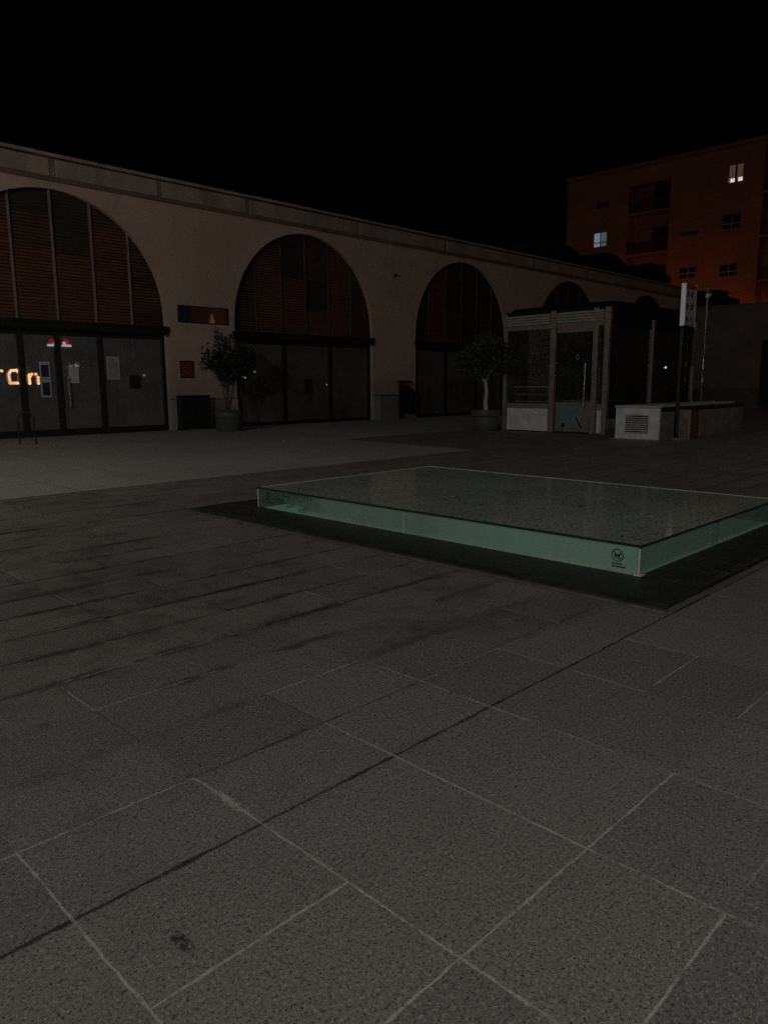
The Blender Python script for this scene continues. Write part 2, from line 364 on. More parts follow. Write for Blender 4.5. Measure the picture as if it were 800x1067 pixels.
# ------------------------------------------------------------------ ground
tag(MB().add([(-300, -300, -.012), (400, -300, -.012), (400, 400, -.012), (-300, 400, -.012)], [(0, 1, 2, 3)]).build('ground', EARTH), kind='structure')
def sheet(name, poly, z, m):
    return tag(MB().add([(x, y, z) for x, y in poly], [list(range(len(poly)))]).build(name, m), kind='structure')
sheet('plaza_paving', [(-40, -35), (53, -35), (53, 40), (-40, 40)], 0., PAVE)
sheet('light_path', [(-40, 10.62), (13.7, 10.62), (14.1, 15.5), (53, 15.9), (53, 23.28), (-40, 23.28)], .004, LIGHTPAVE)

# ------------------------------------------------------------------ market hall
YF, TH, ZT = 23.3, .17, 8.15           # facade plane, wall thickness, wall top
X0, X1 = -6., 57.
CX = [-.17 + 9.79 * i for i in range(6)]; RA, ZS = 3.52, 3.78
market = thing('market_hall', 'long cream market hall with tall round arches filled with brown louvres', 'market hall', (X0, YF, 0))
mb = MB(); N = 28
def arch_pts(c): return [(c - RA * math.cos(math.pi * i / N), ZS + RA * math.sin(math.pi * i / N)) for i in range(N + 1)]
for y, flip in ((YF, 1), (YF + TH, -1)):
    xs = X0
    for c in CX:
        P = arch_pts(c)
        mb.add([(xs, y, 0), (c - RA, y, 0), (c - RA, y, ZS), (c - RA, y, ZT), (xs, y, ZT), (xs, y, ZS)], [(0, 1, 2, 5), (5, 2, 3, 4)])
        for (xa, za), (xb, zb) in zip(P, P[1:]):
            mb.add([(xa, y, za), (xb, y, zb), (xb, y, ZT), (xa, y, ZT)], [(0, 1, 2, 3)])
        xs = c + RA
    mb.add([(xs, y, 0), (X1, y, 0), (X1, y, ZT), (xs, y, ZT)], [(0, 1, 2, 3)])
for c in CX:
    P = [(c - RA, 0)] + arch_pts(c) + [(c + RA, 0)]
    for (xa, za), (xb, zb) in zip(P, P[1:]):
        mb.add([(xa, YF, za), (xb, YF, zb), (xb, YF + TH, zb), (xa, YF + TH, za)], [(0, 1, 2, 3)])
mb.add([(X0, YF, ZT), (X1, YF, ZT), (X1, YF + TH, ZT), (X0, YF + TH, ZT)], [(0, 1, 2, 3)])
mb.build('facade_wall', RENDER, market)
MB().box((X1 - .3, YF + TH + .003, 0), (X1, 45, ZT)).box((X0, YF + TH + .003, 0), (X0 + .3, 45, ZT)).box((X0 + .303, 44.7, 0), (X1 - .303, 45, ZT)).build('side_wall', RENDER, market)
# cornice: projecting parapet course in long blocks with dark vertical joints, over a dark red-brown moulding
mb = MB(); x = X0; i = 0
joints = [9.66, 13.11, 16.56, 22.0, 27.6, 34.98, 40.61, 44.1, 50.0]
edges = [X0, 2.8, 6.2] + joints + [X1]
for a, b in zip(edges, edges[1:]): mb.cbox((a + .09, YF - .14, 7.62), (b - .09, YF - .003, 8.12), .02)
mb.build('cornice', CORNICE, market)
JM = paint('dark_cornice_stain', (.235, .185, .155), .9, .45, 3.)
for j in joints + [2.8, 6.2]: MB().box((j - .09, YF - .11, 7.62), (j + .09, YF - .003, 8.12)).build('cornice_joint', JM, market)
MB().prism([(YF - .003, 7.50), (YF - .05, 7.51), (YF - .11, 7.617), (YF - .003, 7.617)], 'x', X0, X1).build('moulding', BAND, market)
mb = MB(); x = X0
while x < X1 - .1:
    w = min(X1 - x, random.uniform(1.5, 2.1)); dz = random.uniform(-.008, .008)
    mb.cbox((x + .005, YF - .2, 8.16 + dz), (x + w - .005, YF + .42, 8.26 + dz), .02); x += w
mb.build('coping', CORNICE, market)
# plinth with paler quoins at the jambs
edges = [X0] + [e for c in CX for e in (c - RA, c + RA)] + [X1]
for a, b in zip(edges[::2], edges[1::2]):
    p = MB().box((a + .404, YF - .035, 0), (b - .404, YF - .002, 1.03)).build('plinth', PLINTH, market)
    MB().cbox((a, YF - .06, 1.043), (b, YF - .002, 1.09), .012).build('ledge', BAND, p)
    for s_, t_ in ((a, a + .4), (b - .4, b)): MB().cbox((s_ + .002, YF - .055, 0), (t_ - .002, YF - .002, 1.04), .008).build('quoin', PLINTH2, market)
# gabled roofs behind the parapet
for i in range(3):
    c = 52.7 - 6.35 * i
    MB().prism([(c - 3.17, 8.9), (c - 3.17, 9.28), (c - .5, 9.92), (c + .2, 9.98), (c + .9, 9.9), (c + 3.17, 9.3), (c + 3.17, 8.9)], 'y', 25.0, 44.6).build('roof', DARKTILE, market)
MB().box((X0, YF + TH + .5, 7.9), (X1, 44.65, 8.1)).build('flat_roof', DARKTILE, market)
# arch fillings: louvres, mullions, lintel, glazed doors
PAT = {   # per panel from the left: list of (z_top, material) from the bottom up; 0 red 1 brown 2 grey-brown 3 black
 0: [[(9, 1)], [(9, 0)], [(9, 1)], [(9, 0)], [(9, 0)], [(9, 2)]],
 1: [[(9, 1)], [(6.3, 0), (9, 1)], [(5.6, 0), (6.5, 1), (9, 3)], [(5.5, 0), (9, 3)], [(6.45, 0), (9, 1)], [(3.85, 3), (9, 1)]],
 2: [[(9, 2)], [(6.4, 0), (9, 1)], [(5.55, 0), (9, 3)], [(4.45, 0), (5.55, 3), (9, 1)], [(9, 0)], [(9, 1)]],
 3: [[(9, 3)], [(9, 0)], [(5.0, 1), (9, 3)], [(9, 3)], [(5.5, 1), (9, 3)], [(9, 3)]],
 4: [[(9, 3)]] * 6, 5: [[(9, 3)]] * 6}
LM = [LOUV_R, LOUV_B, LOUV_G, LOUV_K]
YS = YF + TH + .04
for k, c in enumerate(CX):
    mb = MB(); W = RA + .12; pw = 1.205
    xsm = [c - 3 * pw - .2] + [c + pw * j for j in (-2, -1, 0, 1, 2)] + [c + 3 * pw + .2]
    for p in range(6):
        a, b = xsm[p] + .03, xsm[p + 1] - .03; z = 3.52
        jit = random.uniform(-.01, .01)
        while z < 7.36:
            mi = next(m for zt, m in PAT[k][p] if z < zt)
            tilt = .026 + (.012 if mi in (0,) else -.004) + random.uniform(-.003, .003)
            op = .0 if mi < 3 else .02
            y0 = YS + op
            mb.add([(a, y0 - .012, z), (b, y0 - .012, z), (b, y0 + .022, z + tilt + .04), (a, y0 + .022, z + tilt + .04), (a, y0 + .03, z - .006), (b, y0 + .03, z - .006)],
                   [(0, 1, 2, 3), (4, 5, 1, 0)], mi)
            z += .096
    scr = mb.build('louvre_screen', LM, market, fix=False)
    MB().box((c - W - .2, YS + .05, 3.5), (c + W + .2, YS + .07, 7.45)).build('backing', LOUV_K, scr)
    for x in xsm[1:-1]:
        MB().cbox((x - .03, YS - .055, 3.52), (x + .03, YS + .04, 7.36), .006).build('mullion', MULL if k < 2 else LOUV_G, scr)
    for p in range(6):
        for zt, m in PAT[k][p][:-1]:
            MB().cbox((xsm[p] + .03, YS - .016, zt - .008), (xsm[p + 1] - .03, YS + .03, zt + .008), .003).build('rail', LOUV_G, scr)
    lin = MB().prism([(YF + TH + .3, 3.5), (YF - .05, 3.5), (YF - .06, 3.47), (YF - .06, 3.43), (YF - .02, 3.41), (YF - .02, 3.27), (YF + .03, 3.22), (YF + TH + .3, 3.22)], 'x', c - RA + .003, c + RA - .003)
    lin.build('lintel', DARKM, market)
    for s in (-1, 1):
        MB().prism([(c + s * (RA + .002), 3.5), (c + s * (RA + .11), 3.47), (c + s * (RA + .11), 3.36), (c + s * (RA + .002), 3.16)], 'y', YF - .055, YF - .003).build('corbel', DARKM, market)
    # doors
    YD = YF + TH + .1
    posts = [-RA - .02, -1.12, 1.27, RA + .02] if k != 1 else [-RA - .02, -1.19, -.1, 1.27, RA + .02]
    mb = MB()
    for q, p in enumerate(posts):
        w = .11 if q in (0, len(posts) - 1) else .075
        mb.cbox((c + p - w, YD - .05, 0.005), (c + p + w, YD + .09, 3.21), .006)
    for a, b in zip(posts, posts[1:]):
        mb.cbox((c + a + .07, YD - .03, .006), (c + b - .07, YD + .07, .13 if k != 1 else .2), .005).cbox((c + a + .07, YD - .03, 3.08), (c + b - .07, YD + .07, 3.21), .005)
    fr = mb.build('door_frame', BLACKM, market)
    for q, (a, b) in enumerate(zip(posts, posts[1:])):
        MB().box((c + a + .05, YD + .02, .1), (c + b - .05, YD + .032, 3.1)).build('pane', GLASS if k == 1 else GLASS2, fr)
    if k >= 1:
        hx = c + (posts[2] if k == 1 else .05) + (.2 if k == 1 else 0)
        MB().tube([(hx + .07, YD - .1, .88), (hx + .05, YD - .1, 1.84)], .017).tube([(hx + .07, YD - .1, 1.0), (hx + .07, YD - .005, 1.0)], .01).tube([(hx + .05, YD - .1, 1.7), (hx + .05, YD - .005, 1.7)], .01).build('handle', STEEL if k == 1 else BLACKM, fr)
# simple interior seen through the panes
MB().box((X0 + .3, YF + TH + .3, .006), (X1 - .31, 33, .02)).build('hall_floor', TERR, market)
MB().box((X0 + .3, 32.7, .02), (X1 - .31, 33, 8.2)).build('hall_back_wall', INNER, market)
mb = MB()
for x in (3.2, 7.2, 12.5, 15.2, 17, 22, 25, 31, 36): MB().cbox((x, 29.2, .02), (x + 2.2, 29.9, 1.1 + (x % 1.3) * .6), .03).build('stall_counter', INNER, market)

# things on the doors of the second bay (the one at the left edge of the picture)
YD = YF + TH + .1
neon = thing('light_bulb_sign', 'glowing orange bulb letters shining behind the left glass door', 'illuminated sign', (8.4, YD + .25, 1.6))
NE = emit('warm_bulbs', (1., .42, .16), 1.5); NEB = emit('white_hot_bulbs', (1., .60, .34), 9.); NEL = emit('letter_face', (1., .24, .06), 2.2)
def dotted(mb, pts, r=.046):
    for p in pts: mb.lathe([(0, -r), (r * .75, -r * .6), (r, 0), (r * .75, r * .6), (0, r)], (p[0], YD + .2, p[1]), 8)
def letter(strokes, name='letter'):
    face = MB(); bulbs = MB()
    for pts in strokes:
        face.tube([(x, YD + .26, z) for x, z in pts], .06, 6)
        L = 0; prev = pts[0]; dots = [prev]
        for p in pts[1:]:
            d = math.hypot(p[0] - prev[0], p[1] - prev[1]); n = max(1, int(d / .06))
            dots += [(prev[0] + (p[0] - prev[0]) * j / n, prev[1] + (p[1] - prev[1]) * j / n) for j in range(1, n + 1)]; prev = p
        dotted(bulbs, dots)
    f = face.build(name, NEL, neon); bulbs.build('bulb', NEB, f)
letter([[(7.66, 1.62), (7.70, 1.85), (7.80, 1.98), (7.95, 1.99)]])
letter([[(8.15, 1.66), (8.14, 1.9), (8.21, 2.0), (8.36, 2.01), (8.46, 1.92), (8.46, 1.72), (8.40, 1.63), (8.15, 1.63)]])
letter([[(8.72, 1.62), (8.72, 1.88)], [(8.72, 1.80), (8.80, 1.9), (8.92, 1.9), (8.98, 1.8), (8.98, 1.62)]])
MB().tube([(8.72, YD + .26, 1.94), (8.72, YD + .26, 2.2)], .04, 6).build('unlit_stem', paint('unlit_letter', (.30, .12, .07), .6), neon)
RED = paint('red_cap', (.55, .02, .05), .7, .1); CAPW = paint('white_cap_trim', (.72, .70, .68), .8, .1)

for mm, cc, ss in ((RED, (.8, .02, .06, 1), .18), (CAPW, (1, .95, .85, 1), .28)):      # small lit window decorations
    mm.node_tree.nodes['Principled BSDF'].inputs['Emission Color'].default_value = cc; mm.node_tree.nodes['Principled BSDF'].inputs['Emission Strength'].default_value = ss
def santa(x, z, mirror, label):
    t = thing('lit_party_hat', label, 'door decoration', (x, YD - .01, z), 'lit red and white hats on the glass doors')
    s = -1 if mirror else 1
    MB().prism([(x - .10 * s, z - .02), (x - .07 * s, z + .10), (x + .02 * s, z + .15), (x + .10 * s, z + .10), (x + .12 * s, z - .02)], 'y', YD - .016, YD - .006).build('crown', RED, t)
    MB().prism([(x - .15 * s, z - .09), (x - .14 * s, z - .025), (x + .14 * s, z - .025), (x + .15 * s, z - .09)], 'y', YD - .02, YD - .004).prism([(x + .02 * s, z - .02), (x + .05 * s, z + .06), (x + .12 * s, z + .05), (x + .12 * s, z - .02)], 'y', YD - .022, YD - .017).build('trim', CAPW, t)
santa(9.40, 2.83, False, 'lit red hat with white trim above the navy posters')
santa(9.84, 2.83, True, 'lit red hat with white trim above the blank notice and door bar')
BLUE = paint('navy_print', (.03, .035, .10), .4, .3, 7); INK = paint('grey_ink', (.12, .12, .12), .8, .2, 30)
for (za, zb, lab) in ((1.76, 2.27, 'white bordered navy poster taped to the left door, upper of two'), (1.2, 1.74, 'white bordered navy poster taped to the left door, lower of two')):
    t = thing('poster', lab, 'poster', (9.1, YD, za), 'navy posters on the left door')
    MB().cbox((8.96, YD - .014, za), (9.27, YD - .006, zb), .002).build('sheet', PAPER, t)
    MB().box((9.0, YD - .018, za + .05), (9.23, YD - .0145, zb - .09)).build('print', BLUE, t)
    MB().box((9.06, YD - .018, zb - .05), (9.10, YD - .0145, zb - .03)).box((9.17, YD - .018, zb - .05), (9.2, YD - .0145, zb - .03)).build('heading', INK, t)
t = thing('notice', 'blank white notice behind the steel door handle', 'notice', (9.98, YD, 1.6))
MB().cbox((9.84, YD - .014, 1.62), (10.16, YD - .006, 2.12), .002).build('sheet', PAPER, t)
MB().tube([(9.92, YD - .017, 2.0), (9.93, YD - .02, 2.0)], .012, 6).build('pin', BLACKM, t)
t = thing('notice', 'large white printed notice on the right glass panel beside the doors', 'notice', (11.3, YD, 1.7))
MB().cbox((11.08, YD - .014, 1.72), (11.53, YD - .006, 2.48), .002).build('sheet', paint('grey_notice', (.42, .42, .40), .8, .1), t)
mb = MB()
for j in range(9):
    z = 2.36 - j * .065; w = random.uniform(.2, .34)
    mb.box((11.15, YD - .017, z), (11.15 + w, YD - .0145, z + .022))
mb.build('print', INK, t)
mb = MB().cbox((11.84, YD - .05, 1.46), (12.2, YD - .006, 1.88), .01)
t = thing('sign_plate', 'square black plate on the glass right of the white notice', 'plate', (12, YD, 1.46)); mb.build('plate', BLACKM, t)
MB().cbox((11.88, YD - .056, 1.5), (12.16, YD - .051, 1.84), .004).build('face', DARKM, t)
t = thing('sign_plate', 'square black plate on the middle glass door under the second arch', 'plate', (19.4, YD, 1.3))
MB().cbox((19.3, YD - .05, 1.2), (19.66, YD - .006, 1.76), .01).build('plate', BLACKM, t); MB().cbox((19.34, YD - .056, 1.25), (19.62, YD - .051, 1.7), .004).build('face', DARKM, t)
# pale lettering that climbs the glass door
tag(text_mesh('arthesdelx', .5, faceY(10.38, YD + .012, 1.6, R(90)), .001, space=1.08).build('door_lettering', paint('frosted_letter', (.15, .15, .148), .8, .2)), 'faint grey lettering running up the glass door', 'lettering')
# bulbs added behind the glass to stand in for reflections on the doors
for (x, z, r, m, lab) in ((12.92, 1.9, .035, (1., .6, .25), 'tiny amber bulb added as a reflection glint behind the right glass panel of the left doors'), (17.18, 1.83, .035, (1., .95, .88), 'lower white bulb added as a reflection glint behind the left glass under the second arch'),
                    (17.64, 2.06, .035, (1., .95, .88), 'upper white bulb added as a reflection glint behind the left glass under the second arch'), (21.4, 1.54, .042, (1., .95, .88), 'white bulb added as a reflection glint behind the right glass under the second arch')):
    t = thing('glint_bulb', lab, 'lamp', (x, 24.62, z), 'added glint bulbs inside the hall')
    MB().lathe([(0, -r), (r * .7, -r * .7), (r, 0), (r * .7, r * .7), (0, r)], (x, 24.6, z), 10).build('bulb', emit('glint_glow', m, 2.2), t)
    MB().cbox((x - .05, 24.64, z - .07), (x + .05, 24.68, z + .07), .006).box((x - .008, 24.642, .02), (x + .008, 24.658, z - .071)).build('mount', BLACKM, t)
# wall poster and plaque
def m_poster():
    k = NT('printed_banner'); tc = k.n('ShaderNodeTexCoord'); g = tc.outputs['Generated']
    sep = k.n('ShaderNodeSeparateXYZ'); k.t.links.new(g, sep.inputs[0])
    x, z = sep.outputs[0], sep.outputs[2]; n = k.noise(6, 5, .6, g)
    col = k.mix(k.rng(k.math('ADD', x, k.math('MULTIPLY', n, .06)), .22, .3), (.02, .027, .06), (.10, .045, .03))
    col = k.mix(k.math('MULTIPLY', k.rng(k.math('ADD', x, k.math('MULTIPLY', n, .25)), .55, .9), .7), col, (.22, .085, .04))
    col = k.mix(k.math('MULTIPLY', k.rng(n, .55, .75), .5), col, (.05, .03, .025))
    # soft-edged bright orange cone
    w = k.math('MULTIPLY', k.math('SUBTRACT', .7, z), .085); dx = k.math('ABSOLUTE', k.math('SUBTRACT', x, .665))
    col = k.mix(k.math('MULTIPLY', k.rng(k.math('SUBTRACT', dx, w), -.03, .035, 1., 0.), k.rng(z, .5, .75, 1., 0.)), col, (1., .56, .28))
    col = k.mix(k.rng(x, .93, .95), col, (.10, .035, .03))
    return k.set(col, .35, 0., .4)
t = thing('wall_banner', 'wide blue and orange printed banner on the wall between the first two arches', 'banner', (14.6, YF, 3.7))
MB().cbox((13.66, YF - .05, 3.70), (15.56, YF - .03, 4.22), .004).build('print', m_poster(), t)
MB().box((13.60, YF - .03, 3.67), (15.62, YF - .003, 4.25)).build('backing', BLACKM, t)
k = NT('red_plaque_face'); nn = k.noise(16, 4, .7, k.coord()); PLAQ = k.set(k.mix(k.rng(nn, .45, .58), (.10, .02, .012), (.34, .11, .05)), .35)
t = thing('plaque', 'small reddish square plaque on the wall left of the first potted tree', 'plaque', (13.85, YF, 1.8))
MB().cbox((13.63, YF - .05, 1.84), (14.07, YF - .028, 2.33), .006).build('face', PLAQ, t)
MB().cbox((13.58, YF - .028, 1.79), (14.12, YF - .003, 2.38), .006).build('frame', paint('dark_red_frame', (.06, .018, .014), .4), t)
MB().tube([(13.66, YF - .055, 2.27), (13.66, YF - .06, 2.27)], .025, 8).tube([(14.03, YF - .055, 2.27), (14.03, YF - .06, 2.27)], .025, 8).build('bolt', STEEL, t)
t = thing('wall_bracket', 'small dark iron bracket high on the wall between second and third arches', 'bracket', (24.4, YF, 6.2))
MB().tube([(24.2, YF - .05, 6.14), (24.3, YF - .1, 6.28), (24.42, YF - .1, 6.22), (24.5, YF - .09, 6.2)], .025, 7).box((24.27, YF - .07, 6.22), (24.33, YF - .003, 6.3)).build('arm', BLACKM, t)

# ------------------------------------------------------------------ street furniture by the hall
t = thing('display_board', 'black freestanding panel on feet against the wall plinth', 'display board', (13.85, 22.95, 0))
mb = MB().cbox((13.36, 22.9, .12), (14.36, 23.1, 1.14), .015); mb.build('panel', BLACKM, t)
MB().cbox((13.28, 22.84, 1.143), (14.44, 23.14, 1.2), .01).cbox((13.28, 22.86, .08), (13.357, 23.12, 1.14), .01).cbox((14.363, 22.86, .08), (14.44, 23.12, 1.14), .01).build('frame', DARKM, t)
for x in (13.34, 14.38): MB().cbox((x - .06, 22.78, 0), (x + .06, 23.18, .078), .01).build('foot', BLACKM, t)
t = thing('litter_bin', 'black post with a tilted hanging litter bin beside the third arch', 'litter bin', (24.3, 22.9, 0))
MB().cbox((24.2, 22.84, 0), (24.34, 22.98, 1.66), .012).build('post', BLACKM, t)
MB().cbox((24.16, 22.8, 1.6), (24.9, 23.0, 1.7), .012).build('hood', BLACKM, t)
MB().prism([(24.38, .42), (24.38, 1.5), (24.7, 1.42), (24.86, 1.32), (25.0, 1.2), (25.04, .26), (24.9, .24)], 'y', 22.7, 23.05).build('bin_body', BLACKM, t)
MB().prism([(24.86, 1.3), (25.12, 1.16), (25.12, 1.08), (24.9, 1.14)], 'y', 22.72, 23.03).prism([(24.86, 1.05), (25.14, .95), (25.1, .86), (24.9, .9)], 'y', 22.72, 23.03).build('rim', RUST, t)
hoop = MB().tube([(7.2, 20.68, 0), (7.2, 20.68, .66), (7.24, 20.66, .79), (7.34, 20.61, .86), (7.46, 20.54, .82), (7.53, 20.5, .68), (7.55, 20.49, 0)], .022, 10)
tag(hoop.build('hoop_barrier', paint('brown_grey_steel', (.035, .029, .025), .6, .2, 5, .1)), 'thin bent steel hoop standing before the left glass doors', 'barrier')

def potted_tree(name, x, y, label, pot, trunk, crown):
    t = thing(name, label, 'potted tree', (x, y, 0), 'potted trees')
    prof, rim = pot
    MB().lathe(prof, (x, y, 0), 44).build('pot', POTM, t)
    if rim: MB().lathe(rim, (x, y, 0), 44).build('pot_rim', POTM, t)
    MB().lathe([(0, .6), (.36, .61), (.41, .6)], (x, y, 0), 24).build('soil', SOIL, t)
    mb = MB()
    for pts, rr in trunk[0]: mb.tube([(x + a, y + b, z) for a, b, z in pts], rr, 8)
    mb.build('trunk', trunk[1], t)
    n, lm, lobes, size = crown; mb = MB()
    for _ in range(n):
        (cx, cy, cz, rx, ry, rz) = random.choices(lobes, [l[3] * l[4] * l[5] for l in lobes])[0]
        while True:
            p = Vector((random.uniform(-1, 1), random.uniform(-1, 1), random.uniform(-1, 1)))
            if p.length < 1: break
        p = p.normalized() * (p.length ** .55)
        c = Vector((x + cx + p.x * rx, y + cy + p.y * ry, cz + p.z * rz))
        d = (Vector((p.x, p.y, p.z + .25)) + Vector([random.gauss(0, .7) for _ in '123'])).normalized()
        s = d.cross(Vector([random.gauss(0, 1) for _ in '123'])).normalized(); L = size * random.uniform(.6, 1.3); w = L * .26
        mb.add([c, c + d * L * .45 + s * w, c + d * L, c + d * L * .45 - s * w], [(0, 1, 2, 3)])
    mb.build('crown', lm, t, fix=False)
    return t
prof = [(0, .004), (.40, .004), (.415, .02), (.45, .42), (.455, .44), (.47, .45), (.475, .70), (.43, .70), (.42, .6)]
lobes = [(-.12, .1, 2.25, .42, .42, .34), (.3, -.25, 2.25, .42, .42, .4), (.0, .0, 2.5, .3, .3, .3), (-.55, .5, 2.2, .14, .14, .16), (.6, -.55, 2.2, .16, .16, .2), (.3, -.3, 2.75, .13, .13, .2), (.05, 0, 2.05, .42, .42, .42), (-.35, .3, 2.35, .3, .3, .3), (.45, -.4, 2.45, .35, .35, .35), (-.15, .1, 2.8, .22, .22, .4), (-.2, .2, 3.1, .10, .10, .28), (-.42, .35, 2.75, .09, .09, .18), (-.52, .5, 2.65, .10, .1, .09), (.1, -.1, 2.9, .22, .22, .25), (-.05, 0, 1.7, .22, .22, .22)]
tr = [([(0, 0, .58), (.03, .0, .95), (-.02, .02, 1.35), (-.12, .1, 1.8), (-.18, .15, 2.4), (-.2, .2, 3.0)], [.045, .04, .035, .028, .018, .008]),
      ([(.03, -.02, .58), (.08, -.05, 1.0), (.14, -.1, 1.45), (.24, -.2, 1.95), (.36, -.3, 2.4)], [.04, .035, .03, .02, .01]),
      ([(-.03, .03, .58), (-.06, .05, 1.0), (-.12, .12, 1.5), (-.3, .26, 2.1)], [.035, .03, .022, .01]),
      ([(.02, .0, 1.3), (.05, -.02, 1.7), (.02, 0, 2.3)], [.03, .022, .012])]
potted_tree('potted_olive_tree', 14.22, 21.4, 'wispy potted tree with reddish stems before the wall banner', (prof, None), (tr, BARKR), (4600, LEAF1, lobes, .11))
prof2 = [(0, .004), (.40, .004), (.41, .015), (.44, .44), (.42, .455), (.42, .47)]
rim2 = [(.42, .475), (.485, .475), (.49, .49), (.49, .66), (.48, .675), (.44, .675), (.42, .6)]
lobes2 = [(-.3, .3, 2.3, .5, .5, .5), (.2, -.2, 2.45, .55, .55, .55), (.5, -.5, 2.25, .45, .45, .45), (-.5, .5, 2.15, .36, .36, .36), (0, 0, 2.75, .42, .42, .4), (0, 0, 2.0, .6, .6, .32), (.62, -.62, 1.95, .26, .26, .32)]
tr2 = [([(.02, 0, .58), (.0, .02, .95), (.03, 0, 1.25), (.0, .02, 1.55), (-.04, .06, 1.66)], [.085, .072, .06, .058, .05]), ([(-.02, .04, 1.6), (-.25, .22, 1.95), (-.4, .4, 2.3)], [.035, .025, .012]), ([(0, .03, 1.62), (.15, -.1, 1.95), (.3, -.3, 2.5)], [.038, .028, .012])]
potted_tree('potted_tree', 20.02, 15.02, 'round crowned potted tree with whitewashed trunk behind the glass kiosk', (prof2, rim2), (tr2, BARKW), (6500, LEAF2, lobes2, .085))

# ------------------------------------------------------------------ glass entrance kiosk
KX, KX1, KY, KY1, KZ = 20.4, 26.65, 10.9, 14.62, 3.5
kiosk = thing('glass_kiosk', 'glazed stair kiosk with louvred top band and white base panels', 'kiosk', (KX, KY, 0))
for (y, w, m) in ((KY1 - .06, .06, KFRAME), (12.78, .09, KFRAME), (11.33, .08, KFRAME), (KY + .07, .075, KFRAME)):
    MB().cbox((KX - .02, y - w, .0), (KX + .14, y + w, 3.72), .012).build('post', m, kiosk)
for x in (23.3, KX1 - .08): MB().cbox((x - .07, KY - .01, .0), (x + .07, KY + .14, 3.6 if x > 24 else 3.5), .012).build('post', KFRAME, kiosk)
for (x, y) in ((KX1 - .08, KY1 - .07), (23.3, KY1 - .07)): MB().cbox((x - .08, y - .07, 0), (x + .08, y + .07, 3.6), .012).build('post', KFRAME, kiosk)
MB().cbox((KX + .02, KY + .02, 3.62), (KX1, KY1 - .02, 3.78), .02).prism([(KX + .12, 3.783), (KX + .5, 3.93), (KX1 - .3, 3.93), (KX1 - .05, 3.783)], 'y', KY + .1, KY1 - .1).build('roof', MATTB, kiosk)
MB().cbox((KX + .03, KY + .03, 3.2), (KX + .1, KY1 - .03, 3.615), .005).build('fascia', KFRAME, kiosk)
mb = MB().cbox((KX + .16, KY + .03, 3.2), (23.21, KY + .09, 3.615), .005).cbox((23.39, KY + .03, 3.2), (KX1 - .17, KY + .09, 3.615), .005)
mb.build('side_fascia', MATTB, kiosk)  # black colour paints in the shade of this unlit side
mb = MB()
for ya, yb in ((12.9, 14.47), (11.075, 12.66)):
    for z in (3.36, 3.44, 3.52, 3.6):
        mb.add([(KX - .035, ya, z), (KX - .035, yb, z), (KX + .02, yb, z + .055), (KX + .02, ya, z + .055), (KX - .03, ya, z - .012), (KX - .03, yb, z - .012)], [(0, 1, 2, 3), (4, 5, 1, 0)])
mb.build('louvre', KLOUV, kiosk, fix=False)
def pan(a, b): return MB().cbox(a, b, .006)
pan((KX + .02, 12.91, .03), (KX + .08, 14.46, .74)).build('base_panel', WHITEP, kiosk)
mb = MB()
for (y, z) in ((13.05, .7), (13.35, .69), (13.05, .53), (13.37, .55), (13.62, .53)): mb.tube([(KX + .012, y, z), (KX + .018, y, z)], .018, 8)
mb.build('bolt', BLACKM, kiosk)
pan((KX + .02, 11.02, .03), (KX + .08, 11.21, .72)).build('base_panel', WHITEP, kiosk)
pan((KX + .0, 12.9, .745), (KX + .1, 14.47, .9)).cbox((KX, 11.01, .725), (KX + .1, 11.23, .9), .006).build('sill', KFRAME, kiosk)
for ya, yb in ((12.9, 14.47), (11.01, 11.23)): MB().box((KX + .05, ya, .9), (KX + .06, yb, 3.2)).build('pane', KGLASS, kiosk)
for xa, xb in ((KX + .15, 23.22), (23.38, KX1 - .16)): MB().box((xa, KY + .05, .9), (xb, KY + .06, 3.2)).build('pane', KGLASS, kiosk)
MB().box((KX + .15, KY1 - .07, .9), (KX1 - .16, KY1 - .06, 3.5)).build('pane', KGLASS, kiosk)
MB().box((KX + .15, KY + .03, .005), (KX1 - .16, KY + .09, .45)).build('kerb', GREYB, kiosk)
MB().box((KX + .15, KY + .035, .453), (KX1 - .16, KY + .085, .895)).box((KX + .15, KY1 - .09, .005), (KX1 - .16, KY1 - .04, .895)).build('dado', BLACKM, kiosk)
MB().box((KX1 - .1, KY + .15, .005), (KX1 - .05, KY1 - .15, 3.6)).build('back_panel', BLACKM, kiosk)
# door: dark leaf, teal lower panel, long steel bar
dr = MB().cbox((KX + .04, 11.45, .04), (KX + .09, 12.64, .14), .004).cbox((KX + .04, 11.45, .85), (KX + .09, 12.64, .95), .004).cbox((KX + .04, 11.45, 3.05), (KX + .09, 12.64, 3.2), .004).cbox((KX + .04, 11.45, .143), (KX + .09, 11.7, .847), .004).cbox((KX + .04, 12.52, .143), (KX + .09, 12.64, .847), .004).build('door', KFRAME, kiosk)
MB().box((KX + .06, 11.7, .143), (KX + .07, 12.52, .847)).build('lower_panel', TEAL, dr)
MB().prism([(11.95, .5), (11.9, .5), (11.68, .16), (11.76, .16)], 'x', KX + .052, KX + .058).box((KX + .052, 12.3, .17), (KX + .058, 12.42, .3)).build('panel_mark', BLACKM, dr)  # black diagonal and small square on the teal panel
MB().box((KX + .06, 11.5, .95), (KX + .07, 12.6, 3.05)).build('door_pane', KGLASS, dr)
MB().tube([(KX - .05, 11.62, .84), (KX - .05, 11.6, 2.12)], .022).tube([(KX - .05, 11.62, 1.05), (KX + .05, 11.62, 1.05)], .012).tube([(KX - .05, 11.6, 1.98), (KX + .05, 11.6, 1.98)], .012).build('handle', STEEL, dr)
